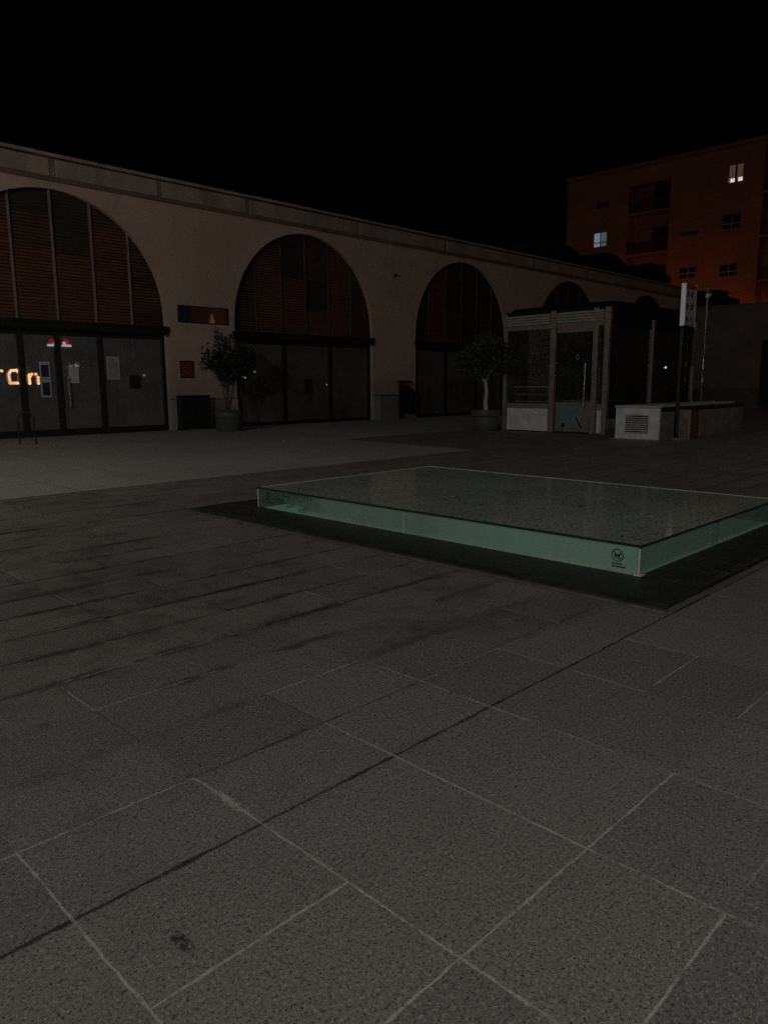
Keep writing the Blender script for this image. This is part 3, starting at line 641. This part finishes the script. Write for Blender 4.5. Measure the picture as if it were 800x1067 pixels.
# inside: stair railing and floor number plate
MB().tube([(KX + .35, 12.95, 1.42), (KX + .35, 14.4, 1.42)], .03).tube([(KX + .35, 12.95, 1.18), (KX + .35, 14.4, 1.18)], .018).tube([(KX + .35, 12.95, .95), (KX + .35, 14.4, .95)], .018).tube([(KX + .35, 13.0, .0), (KX + .35, 13.0, 1.42)], .025).tube([(KX + .35, 11.5, .98), (KX + .35, 12.6, .98)], .02).tube([(KX + 1.2, 12.0, 0), (KX + 1.2, 12.0, 1.5)], .015).build('stair_rail', KLOUV, kiosk)
text_mesh('0', .24, faceX(KX + .05, 11.93, 2.3), .002, bevel=.004).build('floor_number', GREYB, dr)
LAMPW = emit('small_white_lamp', (1., .93, .8), 9.)
t = thing('wall_lamp', 'tiny white lamp shining inside the dark end of the kiosk', 'lamp', (25.0, KY + .3, 2.1))
MB().lathe([(0, -.04), (.035, -.02), (.045, 0), (.035, .02), (0, .04)], (24.98, KY + .3, 2.04), 12).build('bulb', LAMPW, t)
MB().cbox((24.94, KY + .35, 1.96), (25.02, KY + .4, 2.14), .008).tube([(24.98, KY + .36, 2.0), (24.98, KY + .36, 1.4)], .012).build('mount', BLACKM, t)

# ------------------------------------------------------------------ ventilation block, sign, poles
vent = thing('vent_block', 'low whitewashed wall block with a slotted vent beside the kiosk', 'vent block', (18.75, 8.5, 0))
VX, VX1, VY, VY1 = 18.75, 24.78, 8.5, 9.72
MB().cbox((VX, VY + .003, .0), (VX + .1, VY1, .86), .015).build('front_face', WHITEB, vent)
MB().cbox((VX + .103, VY, .0), (VX1, VY1 - .01, .76), .015).build('body', GREYB, vent)  # grey here paints in the shaded side of the white block
MB().cbox((VX - .015, VY + .3, .863), (VX1 + .03, VY1 + .02, .93), .012).cbox((VX - .01, VY - .01, .863), (VX + .115, VY + .297, .925), .012).build('cap', CAPST, vent)
MB().box((VX + .104, VY + .02, .763), (VX1 - .01, VY1 - .03, .86)).build('shadow_gap', BLACKM, vent)
mb = MB()
for j in range(8):
    z = .22 + j * .058
    mb.add([(VX - .006, 8.81, z), (VX - .006, 9.42, z), (VX + .0, 9.42, z + .04), (VX + .0, 8.81, z + .04)], [(0, 1, 2, 3)])
g = MB()
g.box((VX - .006, 8.80, .195), (VX - .001, 9.43, .69)); g.build('vent_opening', BLACKM, vent)
mb = MB()
for j in range(9):
    z = .2 + j * .058
    mb.add([(VX - .012, 8.81, z), (VX - .012, 9.42, z), (VX - .028, 9.42, z + .022), (VX - .028, 8.81, z + .022), (VX - .008, 9.42, z + .03), (VX - .008, 8.81, z + .03)], [(0, 1, 2, 3), (3, 2, 4, 5)])
mb.build('vent_slats', WHITEB, vent)
MB().cbox((VX - .06, VY - .02, 0), (VX - .003, VY1 + .12, .05), .01).build('foot_kerb', GREYB, vent)

PICM = paint('dark_mark', (.05, .04, .04), .6)
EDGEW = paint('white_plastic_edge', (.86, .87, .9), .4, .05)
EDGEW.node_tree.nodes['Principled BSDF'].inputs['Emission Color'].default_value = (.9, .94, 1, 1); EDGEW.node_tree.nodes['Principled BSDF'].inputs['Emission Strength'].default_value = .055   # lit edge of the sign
SX, SY = 19.8, 8.56
sign = thing('pole_sign', 'tall white edged signboard on a dark pole before the low wall', 'sign', (SX, SY + .1, 0))
MB().cbox((SX - .13, SY - .15, 0), (SX - .045, SY - .065, 3.0), .012).build('pole', BLACKM, sign)
MB().cbox((SX - .02, SY - .12, 3.02), (SX + .64, SY - .02, 4.06), .01).build('board', paint('grey_mauve_board', (.42, .36, .35), .55, .25, 5), sign)
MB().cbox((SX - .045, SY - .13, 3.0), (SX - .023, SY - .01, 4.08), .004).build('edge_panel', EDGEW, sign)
MB().cbox((SX + .643, SY - .13, 3.0), (SX + .66, SY - .01, 4.08), .004).build('edge_strip', KLOUV, sign)
mb = MB()
for (x, z, w, h) in ((.07, 3.74, .14, .18), (.33, 3.72, .13, .19), (.07, 3.42, .12, .18), (.32, 3.38, .14, .22), (.09, 3.10, .14, .16), (.35, 3.12, .12, .14)):
    MB().prism([(SX + x + w * .3, z), (SX + x + w, z + h * .3), (SX + x + w * .75, z + h), (SX + x + w * .2, z + h * .85), (SX + x, z + h * .4)], 'y', SY - .126, SY - .1205).build('pictogram', PICM, sign)
MB().box((SX - .015, SY - .127, 3.95), (SX + .635, SY - .1205, 4.05)).build('header', RUST, sign)
MB().cbox((SX - .26, SY - .26, .0), (SX + .1, SY - .075, .05), .015).build('base_plate', PLINTH2, sign)
t = thing('utility_cabinet', 'rust brown utility cabinet against the low wall beside the sign pole', 'cabinet', (20.2, 8.4, 0))
MB().cbox((20.03, 8.2, 0), (20.56, 8.47, .78), .012).build('body', RUST, t)
MB().cbox((19.92, 8.18, 0), (20.025, 8.49, .80), .008).build('side_panel', KFRAME, t)
MB().cbox((20.08, 8.185, .06), (20.51, 8.197, .73), .006).build('door', RUST, t)
MB().tube([(20.46, 8.17, .38), (20.46, 8.17, .48)], .012, 8).build('handle', BLACKM, t)
t = thing('chrome_pole', 'slim shiny pole with a small fitting behind the signboard', 'pole', (26.78, 10.66, 0))
MB().tube([(26.78, 10.66, 0), (26.78, 10.66, 4.75)], .03, 14).build('shaft', DSTEEL, t)
MB().cbox((26.73, 10.6, 4.42), (26.83, 10.72, 4.56), .02).tube([(26.86, 10.62, 4.5), (26.92, 10.6, 4.56)], .03, 8).build('fitting', WHITEP, t)
MB().tube([(26.78, 10.66, 1.55), (26.78, 10.66, 1.7)], .042, 12).tube([(26.78, 10.66, 2.0), (26.78, 10.66, 2.35)], .04, 12).build('clamp', STEEL, t)  # bright sleeves stand in for glints on the pole, no real clamps

# ------------------------------------------------------------------ glass skylight box
GX, GX1, GY, GY1, GZ = 5.27, 8.42, 2.48, 7.36, .27
sky = thing('glass_skylight', 'low green glass skylight box on a black slate skirt', 'skylight', (GX, GY, 0))
def m_skirt():
    k = NT('black_ridged_tile'); O = k.coord()
    br = k.n('ShaderNodeTexBrick'); br.inputs['Scale'].default_value = 1.; br.inputs['Brick Width'].default_value = .22; br.inputs['Row Height'].default_value = .045
    br.inputs['Mortar Size'].default_value = .006; br.inputs['Color1'].default_value = (.05, .052, .05, 1); br.inputs['Color2'].default_value = (.075, .078, .074, 1); br.inputs['Mortar'].default_value = (.018, .019, .018, 1)
    k.t.links.new(O, br.inputs['Vector']); k.bump(k.math('SUBTRACT', 1., br.outputs['Fac']), .6, .01)
    n = k.noise(7, 5, .6, O)
    return k.set(k.mix(k.rng(n, .3, .7), br.outputs['Color'], (.03, .032, .031)), .5, 0., .4)
SKT = m_skirt()
# skirt: front (faces -X) strip, right strip (faces -Y), and the two far strips
MB().prism([(4.66, .004), (4.66, .03), (4.72, .045), (GX - .003, .05), (GX - .003, .004)], 'y', 2.02, 7.9).build('skirt_slab', SLATE, sky)
MB().prism([(2.02, .004), (2.02, .03), (GY - .003, .055), (GY - .003, .004)], 'x', GX, 9.0).build('ridged_skirt', SKT, sky)
MB().box((GX, GY1 + .003, .004), (9.0, 7.9, .045)).box((GX1 + .003, GY, .004), (9.0, GY1, .045)).build('far_skirt', SLATE, sky)
MB().box((4.62, 1.98, .004), (4.657, 7.94, .022)).build('steel_trim', paint('dull_steel_trim', (.18, .175, .165), .5, .3, 9, .4), sky)
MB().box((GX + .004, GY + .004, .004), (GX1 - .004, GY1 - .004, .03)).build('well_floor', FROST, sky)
T = .024
ym = 4.94
for a, b in ((GY, ym - .003), (ym + .003, GY1)):
    MB().box((GX, a, .03), (GX + T, b, GZ)).build('side_pane', SKSIDE, sky)
    MB().box((GX1 - T, a, .03), (GX1, b, GZ)).build('side_pane', SKSIDE, sky)
xm = 6.85
for a, b in ((GX + T + .002, xm - .003), (xm + .003, GX1 - T - .002)):
    MB().box((a, GY, .03), (b, GY + T, GZ)).build('side_pane', SKSIDE, sky)
    MB().box((a, GY1 - T, .03), (b, GY1, GZ)).build('side_pane', SKSIDE, sky)
for a, b in ((GY - .012, ym - .002), (ym + .002, GY1 + .012)):
    MB().box((GX - .012, a, GZ + .002), (GX1 + .012, b, GZ + .022)).build('top_pane', SKTOP, sky)
MB().box((GX - .0165, GY - .0165, GZ + .004), (GX - .0125, GY1 + .0165, GZ + .023)).box((GX - .0122, GY - .0165, GZ + .004), (GX1 + .0165, GY - .0125, GZ + .023)).box((GX1 + .0125, GY - .0122, GZ + .004), (GX1 + .0165, GY1 + .0165, GZ + .023)).box((GX - .0122, GY1 + .0125, GZ + .004), (GX1 + .0122, GY1 + .0165, GZ + .023)).build('dark_rim', GLASSEDGE, sky)
SEAL = paint('pale_silicone', (.66, .69, .62), .5, .2, 10)
MB().box((GX1 - .06, GY, GZ + .0225), (GX1 - .03, GY1, GZ + .0255)).box((GX + .03, GY1 - .06, GZ + .0225), (GX1 - .065, GY1 - .03, GZ + .0255)).build('seal_strip', SEAL, sky)
for (x, y) in ((GX - .006, GY - .006), (GX - .006, GY1 + .002)):
    MB().cbox((x, y, .03), (x + .012, y + .012, GZ - .008), .003).build('corner_bead', SEAL, sky)
MB().cbox((GX - .03, GY - .03, .052), (GX + .05, GY + .03, .062), .003).build('corner_foot', SEAL, sky)
MB().box((GX - .0015, ym - .004, .035), (GX - .0005, ym + .004, GZ)).build('joint', SEAL, sky)
# bottom dust line on the front pane
# no-dogs sticker
st = MB(); cy, cz = 2.66, .185
ringo = [(cy + .052 * math.cos(a * math.pi / 16), cz + .052 * math.sin(a * math.pi / 16)) for a in range(32)]
ringi = [(cy + .045 * math.cos(a * math.pi / 16), cz + .045 * math.sin(a * math.pi / 16)) for a in range(32)]
vs = [(GX - .002, *p) for p in ringo] + [(GX - .002, *p) for p in ringi]
st.add(vs, [(i, (i + 1) % 32, 32 + (i + 1) % 32, 32 + i) for i in range(32)])
def DY(poly): st.add([(GX - .002, cy - a, cz + b) for a, b in poly], [list(range(len(poly)))])
DY([(-.026, .008), (.018, .008), (.018, -.008), (-.026, -.008)])
for a in (-.026, -.014, .004, .014): DY([(a, -.007), (a + .006, -.007), (a + .005, -.032), (a, -.032)])
DY([(.012, .004), (.022, .022), (.036, .016), (.036, .008), (.022, .004)]); DY([(.018, .02), (.02, .03), (.026, .02)]); DY([(-.026, .006), (-.034, .02), (-.031, .022), (-.022, .008)])
DY([(-.036, .03), (-.032, .034), (.036, -.03), (.032, -.034)])
for (z, ws) in ((.112, (.03, .022, .026)), (.09, (.04, .03, .036))):
    a = -.045
    for w in ws: DY([(a, z - cz), (a + w, z - cz), (a + w, z - cz + .011), (a, z - cz + .011)]); a += w + .004
st.build('no_dogs_sticker', BLACKM, sky, fix=False)
# marks on the left end of the front pane
st = MB()
for j in range(5): st.box((GX - .0025, 7.14 + (j % 2) * .02, .15 + j * .02), (GX - .0005, 7.2 + (j % 2) * .015, .162 + j * .02))
st.build('faded_sticker', BLACKM, sky)
# torn plastic inside the box
mb = MB(); g = [[(5.325 + .02 * math.sin(i * 1.7 + j), 6.25 + .13 * j + .03 * math.sin(i * 2.1), .035 + .042 * i + .012 * math.sin(3 * j + i)) for j in range(6)] for i in range(6)]
vs = [p for r in g for p in r]
mb.add(vs, [(i * 6 + j, i * 6 + j + 1, i * 6 + j + 7, i * 6 + j + 6) for i in range(5) for j in range(5) if (i, j) not in ((0, 0), (0, 1), (4, 4), (0, 3), (1, 3), (4, 0), (0, 4))])
o = mb.build('crumpled_sheet', paint('pale_plastic', (.88, .90, .87), .6, .1), fix=False)
md = o.modifiers.new('thickness', 'SOLIDIFY'); md.thickness = .003
tag(o, 'crumpled pale plastic sheet inside the left end of the glass box', 'plastic sheet')

# ------------------------------------------------------------------ boundary wall at the right
t = thing('boundary_wall', 'plain brown boundary wall with a dark doorway below the apartment block', 'wall', (53, 20, 0))
MB().box((53, 17.35, 0), (53.35, 23.28, 6.62)).box((53, 14.6, 4.25), (53.35, 17.348, 6.62)).box((53, -30, 0), (53.35, 14.598, 6.62)).build('masonry', WALLR, t)
MB().box((52.96, 17.36, 0), (52.997, 23.25, 1.2)).box((52.96, -30, 0), (52.997, 14.59, 1.2)).build('wall_base', paint('dark_wall_base', (.12, .10, .09), .9, .3), t)
MB().cbox((52.93, -30, 6.623), (53.42, 23.2, 6.72), .02).build('wall_cap', WALLR, t)
MB().box((53.2, 14.61, .005), (53.3, 17.34, 4.24)).build('gate', BLACKM, t)

# ------------------------------------------------------------------ apartment block
AX = 64.
apt = thing('apartment_block', 'five storey apartment block glowing orange under street lighting', 'apartment block', (AX, 30, 0))
wall = MB()
def wbox(y0, y1, z0, z1, holes=()):
    """facade piece at x=AX with rectangular openings cut"""
    ys = sorted({y0, y1, *[h[0] for h in holes], *[h[1] for h in holes]}); zs = sorted({z0, z1, *[h[2] for h in holes], *[h[3] for h in holes]})
    for a, b in zip(ys, ys[1:]):
        for c, d in zip(zs, zs[1:]):
            if any(h[0] <= a and b <= h[1] and h[2] <= c and d <= h[3] for h in holes): continue
            wall.add([(AX, a, c), (AX, b, c), (AX, b, d), (AX, a, d)], [(0, 1, 2, 3)])
    for h in holes:
        a, b, c, d = h; e = AX + .25
        wall.add([(AX, a, c), (AX, b, c), (AX, b, d), (AX, a, d), (e, a, c), (e, b, c), (e, b, d), (e, a, d)], [(0, 1, 5, 4), (1, 2, 6, 5), (2, 3, 7, 6), (3, 0, 4, 7)])
AW = [(34.86, 36.24, 13.81, 15.05, 'cool'), (34.75, 36.1, 17.12, 17.6, 'dark'), (23.32, 24.54, 17.24, 18.58, 'warm'), (23.3, 24.7, 13.75, 14.85, 'dark'), (26.55, 28.1, 13.68, 14.0, 'dark'), (26.6, 28.08, 10.25, 11.1, 'dark'), (23.3, 24.72, 10.05, 11.0, 'dark'), (34.8, 36.2, 10.4, 11.6, 'dark'), (34.8, 36.2, 7, 8.2, 'dark'), (26.6, 28.1, 6.8, 7.9, 'dark'), (23.3, 24.7, 6.8, 7.9, 'dark')]
ZR = 19.95
wbox(32.9, 38.98, 0, ZR, [w[:4] for w in AW if w[0] > 33])
wbox(21.75, 29.15, 0, ZR, [w[:4] for w in AW if w[0] < 29])
wbox(29.15, 32.9, 0, 9.4); wbox(29.15, 32.9, 18.5, ZR)
wbox(-12, 15.5, 0, ZR)
for y0, y1, z0, z1, s in ((29.15, 32.9, 9.4, 18.5, 1), (15.5, 21.75, 0, ZR, 0)):
    d = AX + 1.3
    wall.add([(d, y0, z0), (d, y1, z0), (d, y1, z1), (d, y0, z1), (AX, y0, z0), (AX, y1, z0), (AX, y1, z1), (AX, y0, z1)], [(0, 1, 2, 3), (0, 4, 7, 3), (1, 5, 6, 2)] + ([(2, 6, 7, 3), (0, 1, 5, 4)] if s else []))
wall.add([(AX, 38.98, 0), (AX + 16, 38.98, 0), (AX + 16, 38.98, ZR), (AX, 38.98, ZR)], [(0, 1, 2, 3)])
wall.add([(AX, -12, 0), (AX + 16, -12, 0), (AX + 16, -12, ZR), (AX, -12, ZR)], [(0, 1, 2, 3)])
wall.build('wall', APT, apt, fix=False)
MB().box((AX - .15, -12.2, ZR + .003), (AX + 16.2, 39.15, ZR + .3)).build('roof', APTD, apt)
COOL = emit('cool_lit_room', (.50, .66, .85), .24); WARMW = emit('warm_lit_room', (1., .55, .36), .10); DARKW = paint('dark_window', (.02, .02, .022), .15, .2)
FRW = paint('pale_window_bar', (.36, .30, .27), .5, .1)
for (y0, y1, z0, z1, kd) in AW:
    ym, w = (y0 + y1) / 2, .035
    mb = MB().box((AX + .16, y0, z0), (AX + .2, y0 + .05, z1)).box((AX + .16, y1 - .05, z0), (AX + .2, y1, z1)).box((AX + .16, ym - w, z0), (AX + .2, ym + w, z1)).box((AX + .16, y0 + .05, z0), (AX + .2, ym - w, z0 + .05)).box((AX + .16, ym + w, z0), (AX + .2, y1 - .05, z0 + .05))
    if kd == 'cool' or (kd == 'dark' and z1 - z0 > .7): mb.box((AX + .158, y0, z0 + .36), (AX + .198, y1, z0 + .43))
    fr = mb.build('window', BLACKM if kd in ('cool', 'warm') else FRW, apt)
    if kd == 'warm':
        MB().box((AX + .22, y0, z0), (AX + .24, y1, z1)).build('pane', WARMW, fr)
        MB().box((AX + .205, y0 + .1, z0 + .08), (AX + .215, y0 + .42, z0 + .36)).box((AX + .205, ym + .1, z0 + .08), (AX + .215, ym + .42, z0 + .36)).build('lit_gap', emit('bright_lamp_gap', (1., .85, .68), .75), fr)
        mb = MB()
        for q in range(10): yy = y0 + .08 + q * .115; mb.box((AX + .208, yy, z0 + .4), (AX + .214, yy + .05, z1 - .04))
        mb.build('curtain', paint('brown_curtain', (.14, .08, .05), .9), fr)
        MB().box((AX + .206, ym - .09, z0), (AX + .21, ym + .02, z1)).build('centre_post', BLACKM, fr)
    elif kd == 'cool':
        MB().box((AX + .22, ym + .0, z0), (AX + .24, y1, z1)).build('pane', COOL, fr)
        MB().box((AX + .22, y0, z0), (AX + .24, ym - .002, z1)).build('pane', emit('cool_room_curtain', (.42, .55, .62), .13), fr)
    else: MB().box((AX + .22, y0, z0), (AX + .24, y1, z1)).build('pane', DARKW, fr)
RAILM = paint('dark_balcony_rail', (.05, .035, .03), .6, .2)
for (ya, yb, zs) in ((29.17, 32.88, (9.57, 12.75, 16.2)), (15.52, 21.73, (6.2, 9.55, 12.92, 16.25))):
    for z in zs:
        sl = MB().box((AX + .0, ya, z - .18), (AX + 1.29, yb, z)).build('balcony', APT, apt)
        mb = MB().box((AX + .02, ya, z + .95), (AX + .07, yb, z + 1.0)).box((AX + .02, ya, z + .1), (AX + .06, yb, z + .14))
        y = ya + .05
        while y < yb: mb.box((AX + .03, y, z + .14), (AX + .05, y + .045, z + .95)); y += .1
        mb.build('railing', RAILM, sl)
        MB().box((AX + 1.24, ya + .5, z + .003), (AX + 1.29, ya + 1.95, z + 2.2)).build('balcony_door', DARKW, sl)
t = thing('roof_shed', 'dark stepped hut rising above the boundary wall behind the signboard', 'hut', (56, 21, 0))
MB().box((55.0, 21.2, 0), (57, 22.9, 7.9)).build('body', DARKTILE, t); MB().box((55, 20.4, 0), (57, 21.197, 7.45)).build('annex', DARKTILE, t)
MB().cbox((54.9, 21.1, 7.903), (57.1, 23.0, 8.0), .02).build('roof', DARKTILE, t)

# ------------------------------------------------------------------ building across the plaza (seen only in the panes)
opp = thing('facing_building', 'plain facade across the plaza mirrored in the market doors', 'building', (10, -34, 0))
MB().box((-40, -34.5, 0), (84, -34, 13)).build('wall', RENDER, opp)
LW, LO = emit('white_lantern', (1., .93, .82), 5.), emit('orange_lantern', (1., .5, .16), 5.)
for x, z, r, m in ((34.0, 3.67, .2, LO), (34.6, 3.78, .22, LW)):
    MB().lathe([(0, -r), (r * .7, -r * .7), (r, 0), (r * .7, r * .7), (0, r)], (x, -33.6, z), 12).build('lantern', m, opp)
mb = MB()
for x in range(-36, 48, 5):
    for z in (1, 5, 9): MB().box((x, -33.99, z), (x + 1.6, -33.97, z + 2)).build('window', DARKW, opp)

# ------------------------------------------------------------------ lamps of the plaza and street
def street_lamp(x, y, h, col, power, label, group, size=.12, arm=(0, 0), spot=None):
    t = thing('street_lamp', label, 'street lamp', (x, y, 0), group)
    MB().tube([(x, y, 0), (x, y, h * .5), (x, y, h - .1)], [.09, .075, .05], 12).tube([(x, y, h - .12), (x + arm[0], y + arm[1], h)], .035, 8).build('pole', BLACKM, t)
    hx, hy = x + arm[0], y + arm[1]
    MB().lathe([(0, .1), (.16, .08), (.24, .02), (.24, 0)], (hx, hy, h), 20).build('lamp_head', BLACKM, t)
    MB().lathe([(.2, -.004), (.14, -.05), (0, -.07)], (hx, hy, h), 20).build('lens', emit('lamp_lens', col, .5), t)
    l = bpy.data.lights.new('lamp_light', 'POINT'); l.energy = power; l.color = col; l.shadow_soft_size = size
    lo = bpy.data.objects.new('lamp_light', l); C.objects.link(lo); lo.location = (hx, hy, h - .25)
    return lo
LED = (1., .965, .91); SOD = (1., .25, .035)
street_lamp(-22, -8, 9.5, LED, 3900, 'tall black floodlight mast far behind the photographer', 'plaza lamp posts', .5)
street_lamp(-.3, -2.0, 4.1, LED, 310, 'black plaza lamp post behind the photographer', 'plaza lamp posts')
street_lamp(-2., 13.5, 8., LED, 850, 'black plaza lamp post at the left of the pale path', 'plaza lamp posts')
street_lamp(19., -1., 8., LED, 200, 'black plaza lamp post off to the right of the glass box', 'plaza lamp posts')
street_lamp(40., 3., 7., SOD, 115, 'sodium street lamp beyond the low wall', 'sodium street lamps')
street_lamp(58.2, 28.5, 5.5, SOD, 210, 'sodium street lamp hidden behind the end of the market', 'sodium street lamps')
street_lamp(63.2, 20.4, 6.0, SOD, 190, 'sodium street lamp close to the apartment block behind the boundary wall', 'sodium street lamps')

# ------------------------------------------------------------------ sky, faint overall light, camera
w = bpy.data.worlds.new('World'); sc.world = w; w.use_nodes = True
nt = w.node_tree; bg = nt.nodes['Background']
sk = nt.nodes.new('ShaderNodeTexSky'); sk.sky_type = 'NISHITA'; sk.sun_disc = False
SUN_EL, SUN_AZ = R(38), R(208)          # azimuth of the light's direction, measured from +X
sk.sun_elevation = SUN_EL; sk.sun_rotation = R(90) - SUN_AZ
nt.links.new(sk.outputs[0], bg.inputs[0]); bg.inputs[1].default_value = .00007
su = bpy.data.lights.new('sun', 'SUN'); su.energy = .03; su.angle = R(3); su.color = (1., .95, .88)
so = bpy.data.objects.new('sun', su); C.objects.link(so)
d = Vector((math.cos(SUN_AZ) * math.cos(SUN_EL), math.sin(SUN_AZ) * math.cos(SUN_EL), math.sin(SUN_EL)))
so.rotation_euler = d.to_track_quat('Z', 'Y').to_euler(); so.location = d * 60

yaw, pitch, roll, f = .779953, .169744, -.0060991, 771.35
fw = Vector((math.cos(yaw) * math.cos(pitch), math.sin(yaw) * math.cos(pitch), -math.sin(pitch)))
r0 = Vector((math.sin(yaw), -math.cos(yaw), 0)); u0 = r0.cross(fw)
rr = r0 * math.cos(roll) + u0 * math.sin(roll); uu = -r0 * math.sin(roll) + u0 * math.cos(roll)
cam = bpy.data.cameras.new('camera'); co = bpy.data.objects.new('camera', cam); C.objects.link(co)
M = Matrix.Identity(4)
for i in range(3): M[i][0] = rr[i]; M[i][1] = uu[i]; M[i][2] = -fw[i]
M.translation = (0, 0, 1.5); co.matrix_world = M
cam.sensor_fit = 'HORIZONTAL'; cam.sensor_width = 36; cam.lens = 36 * f / 800; cam.clip_start = .05; cam.clip_end = 1500
sc.camera = co

vs = sc.view_settings
vs.view_transform = 'Standard'; vs.look = 'None'; vs.exposure = 0; vs.gamma = 1; vs.use_curve_mapping = False
sc.render.engine = 'CYCLES'
cy = sc.cycles
cy.max_bounces = 6; cy.diffuse_bounces = 3; cy.glossy_bounces = 4; cy.transparent_max_bounces = 12
cy.sample_clamp_indirect = .25; cy.sample_clamp_direct = 12.; cy.use_denoising = False; cy.denoiser = 'OPENIMAGEDENOISE'; cy.denoising_input_passes = 'RGB_ALBEDO_NORMAL'; cy.denoising_prefilter = 'ACCURATE'; cy.caustics_reflective = False; cy.caustics_refractive = False
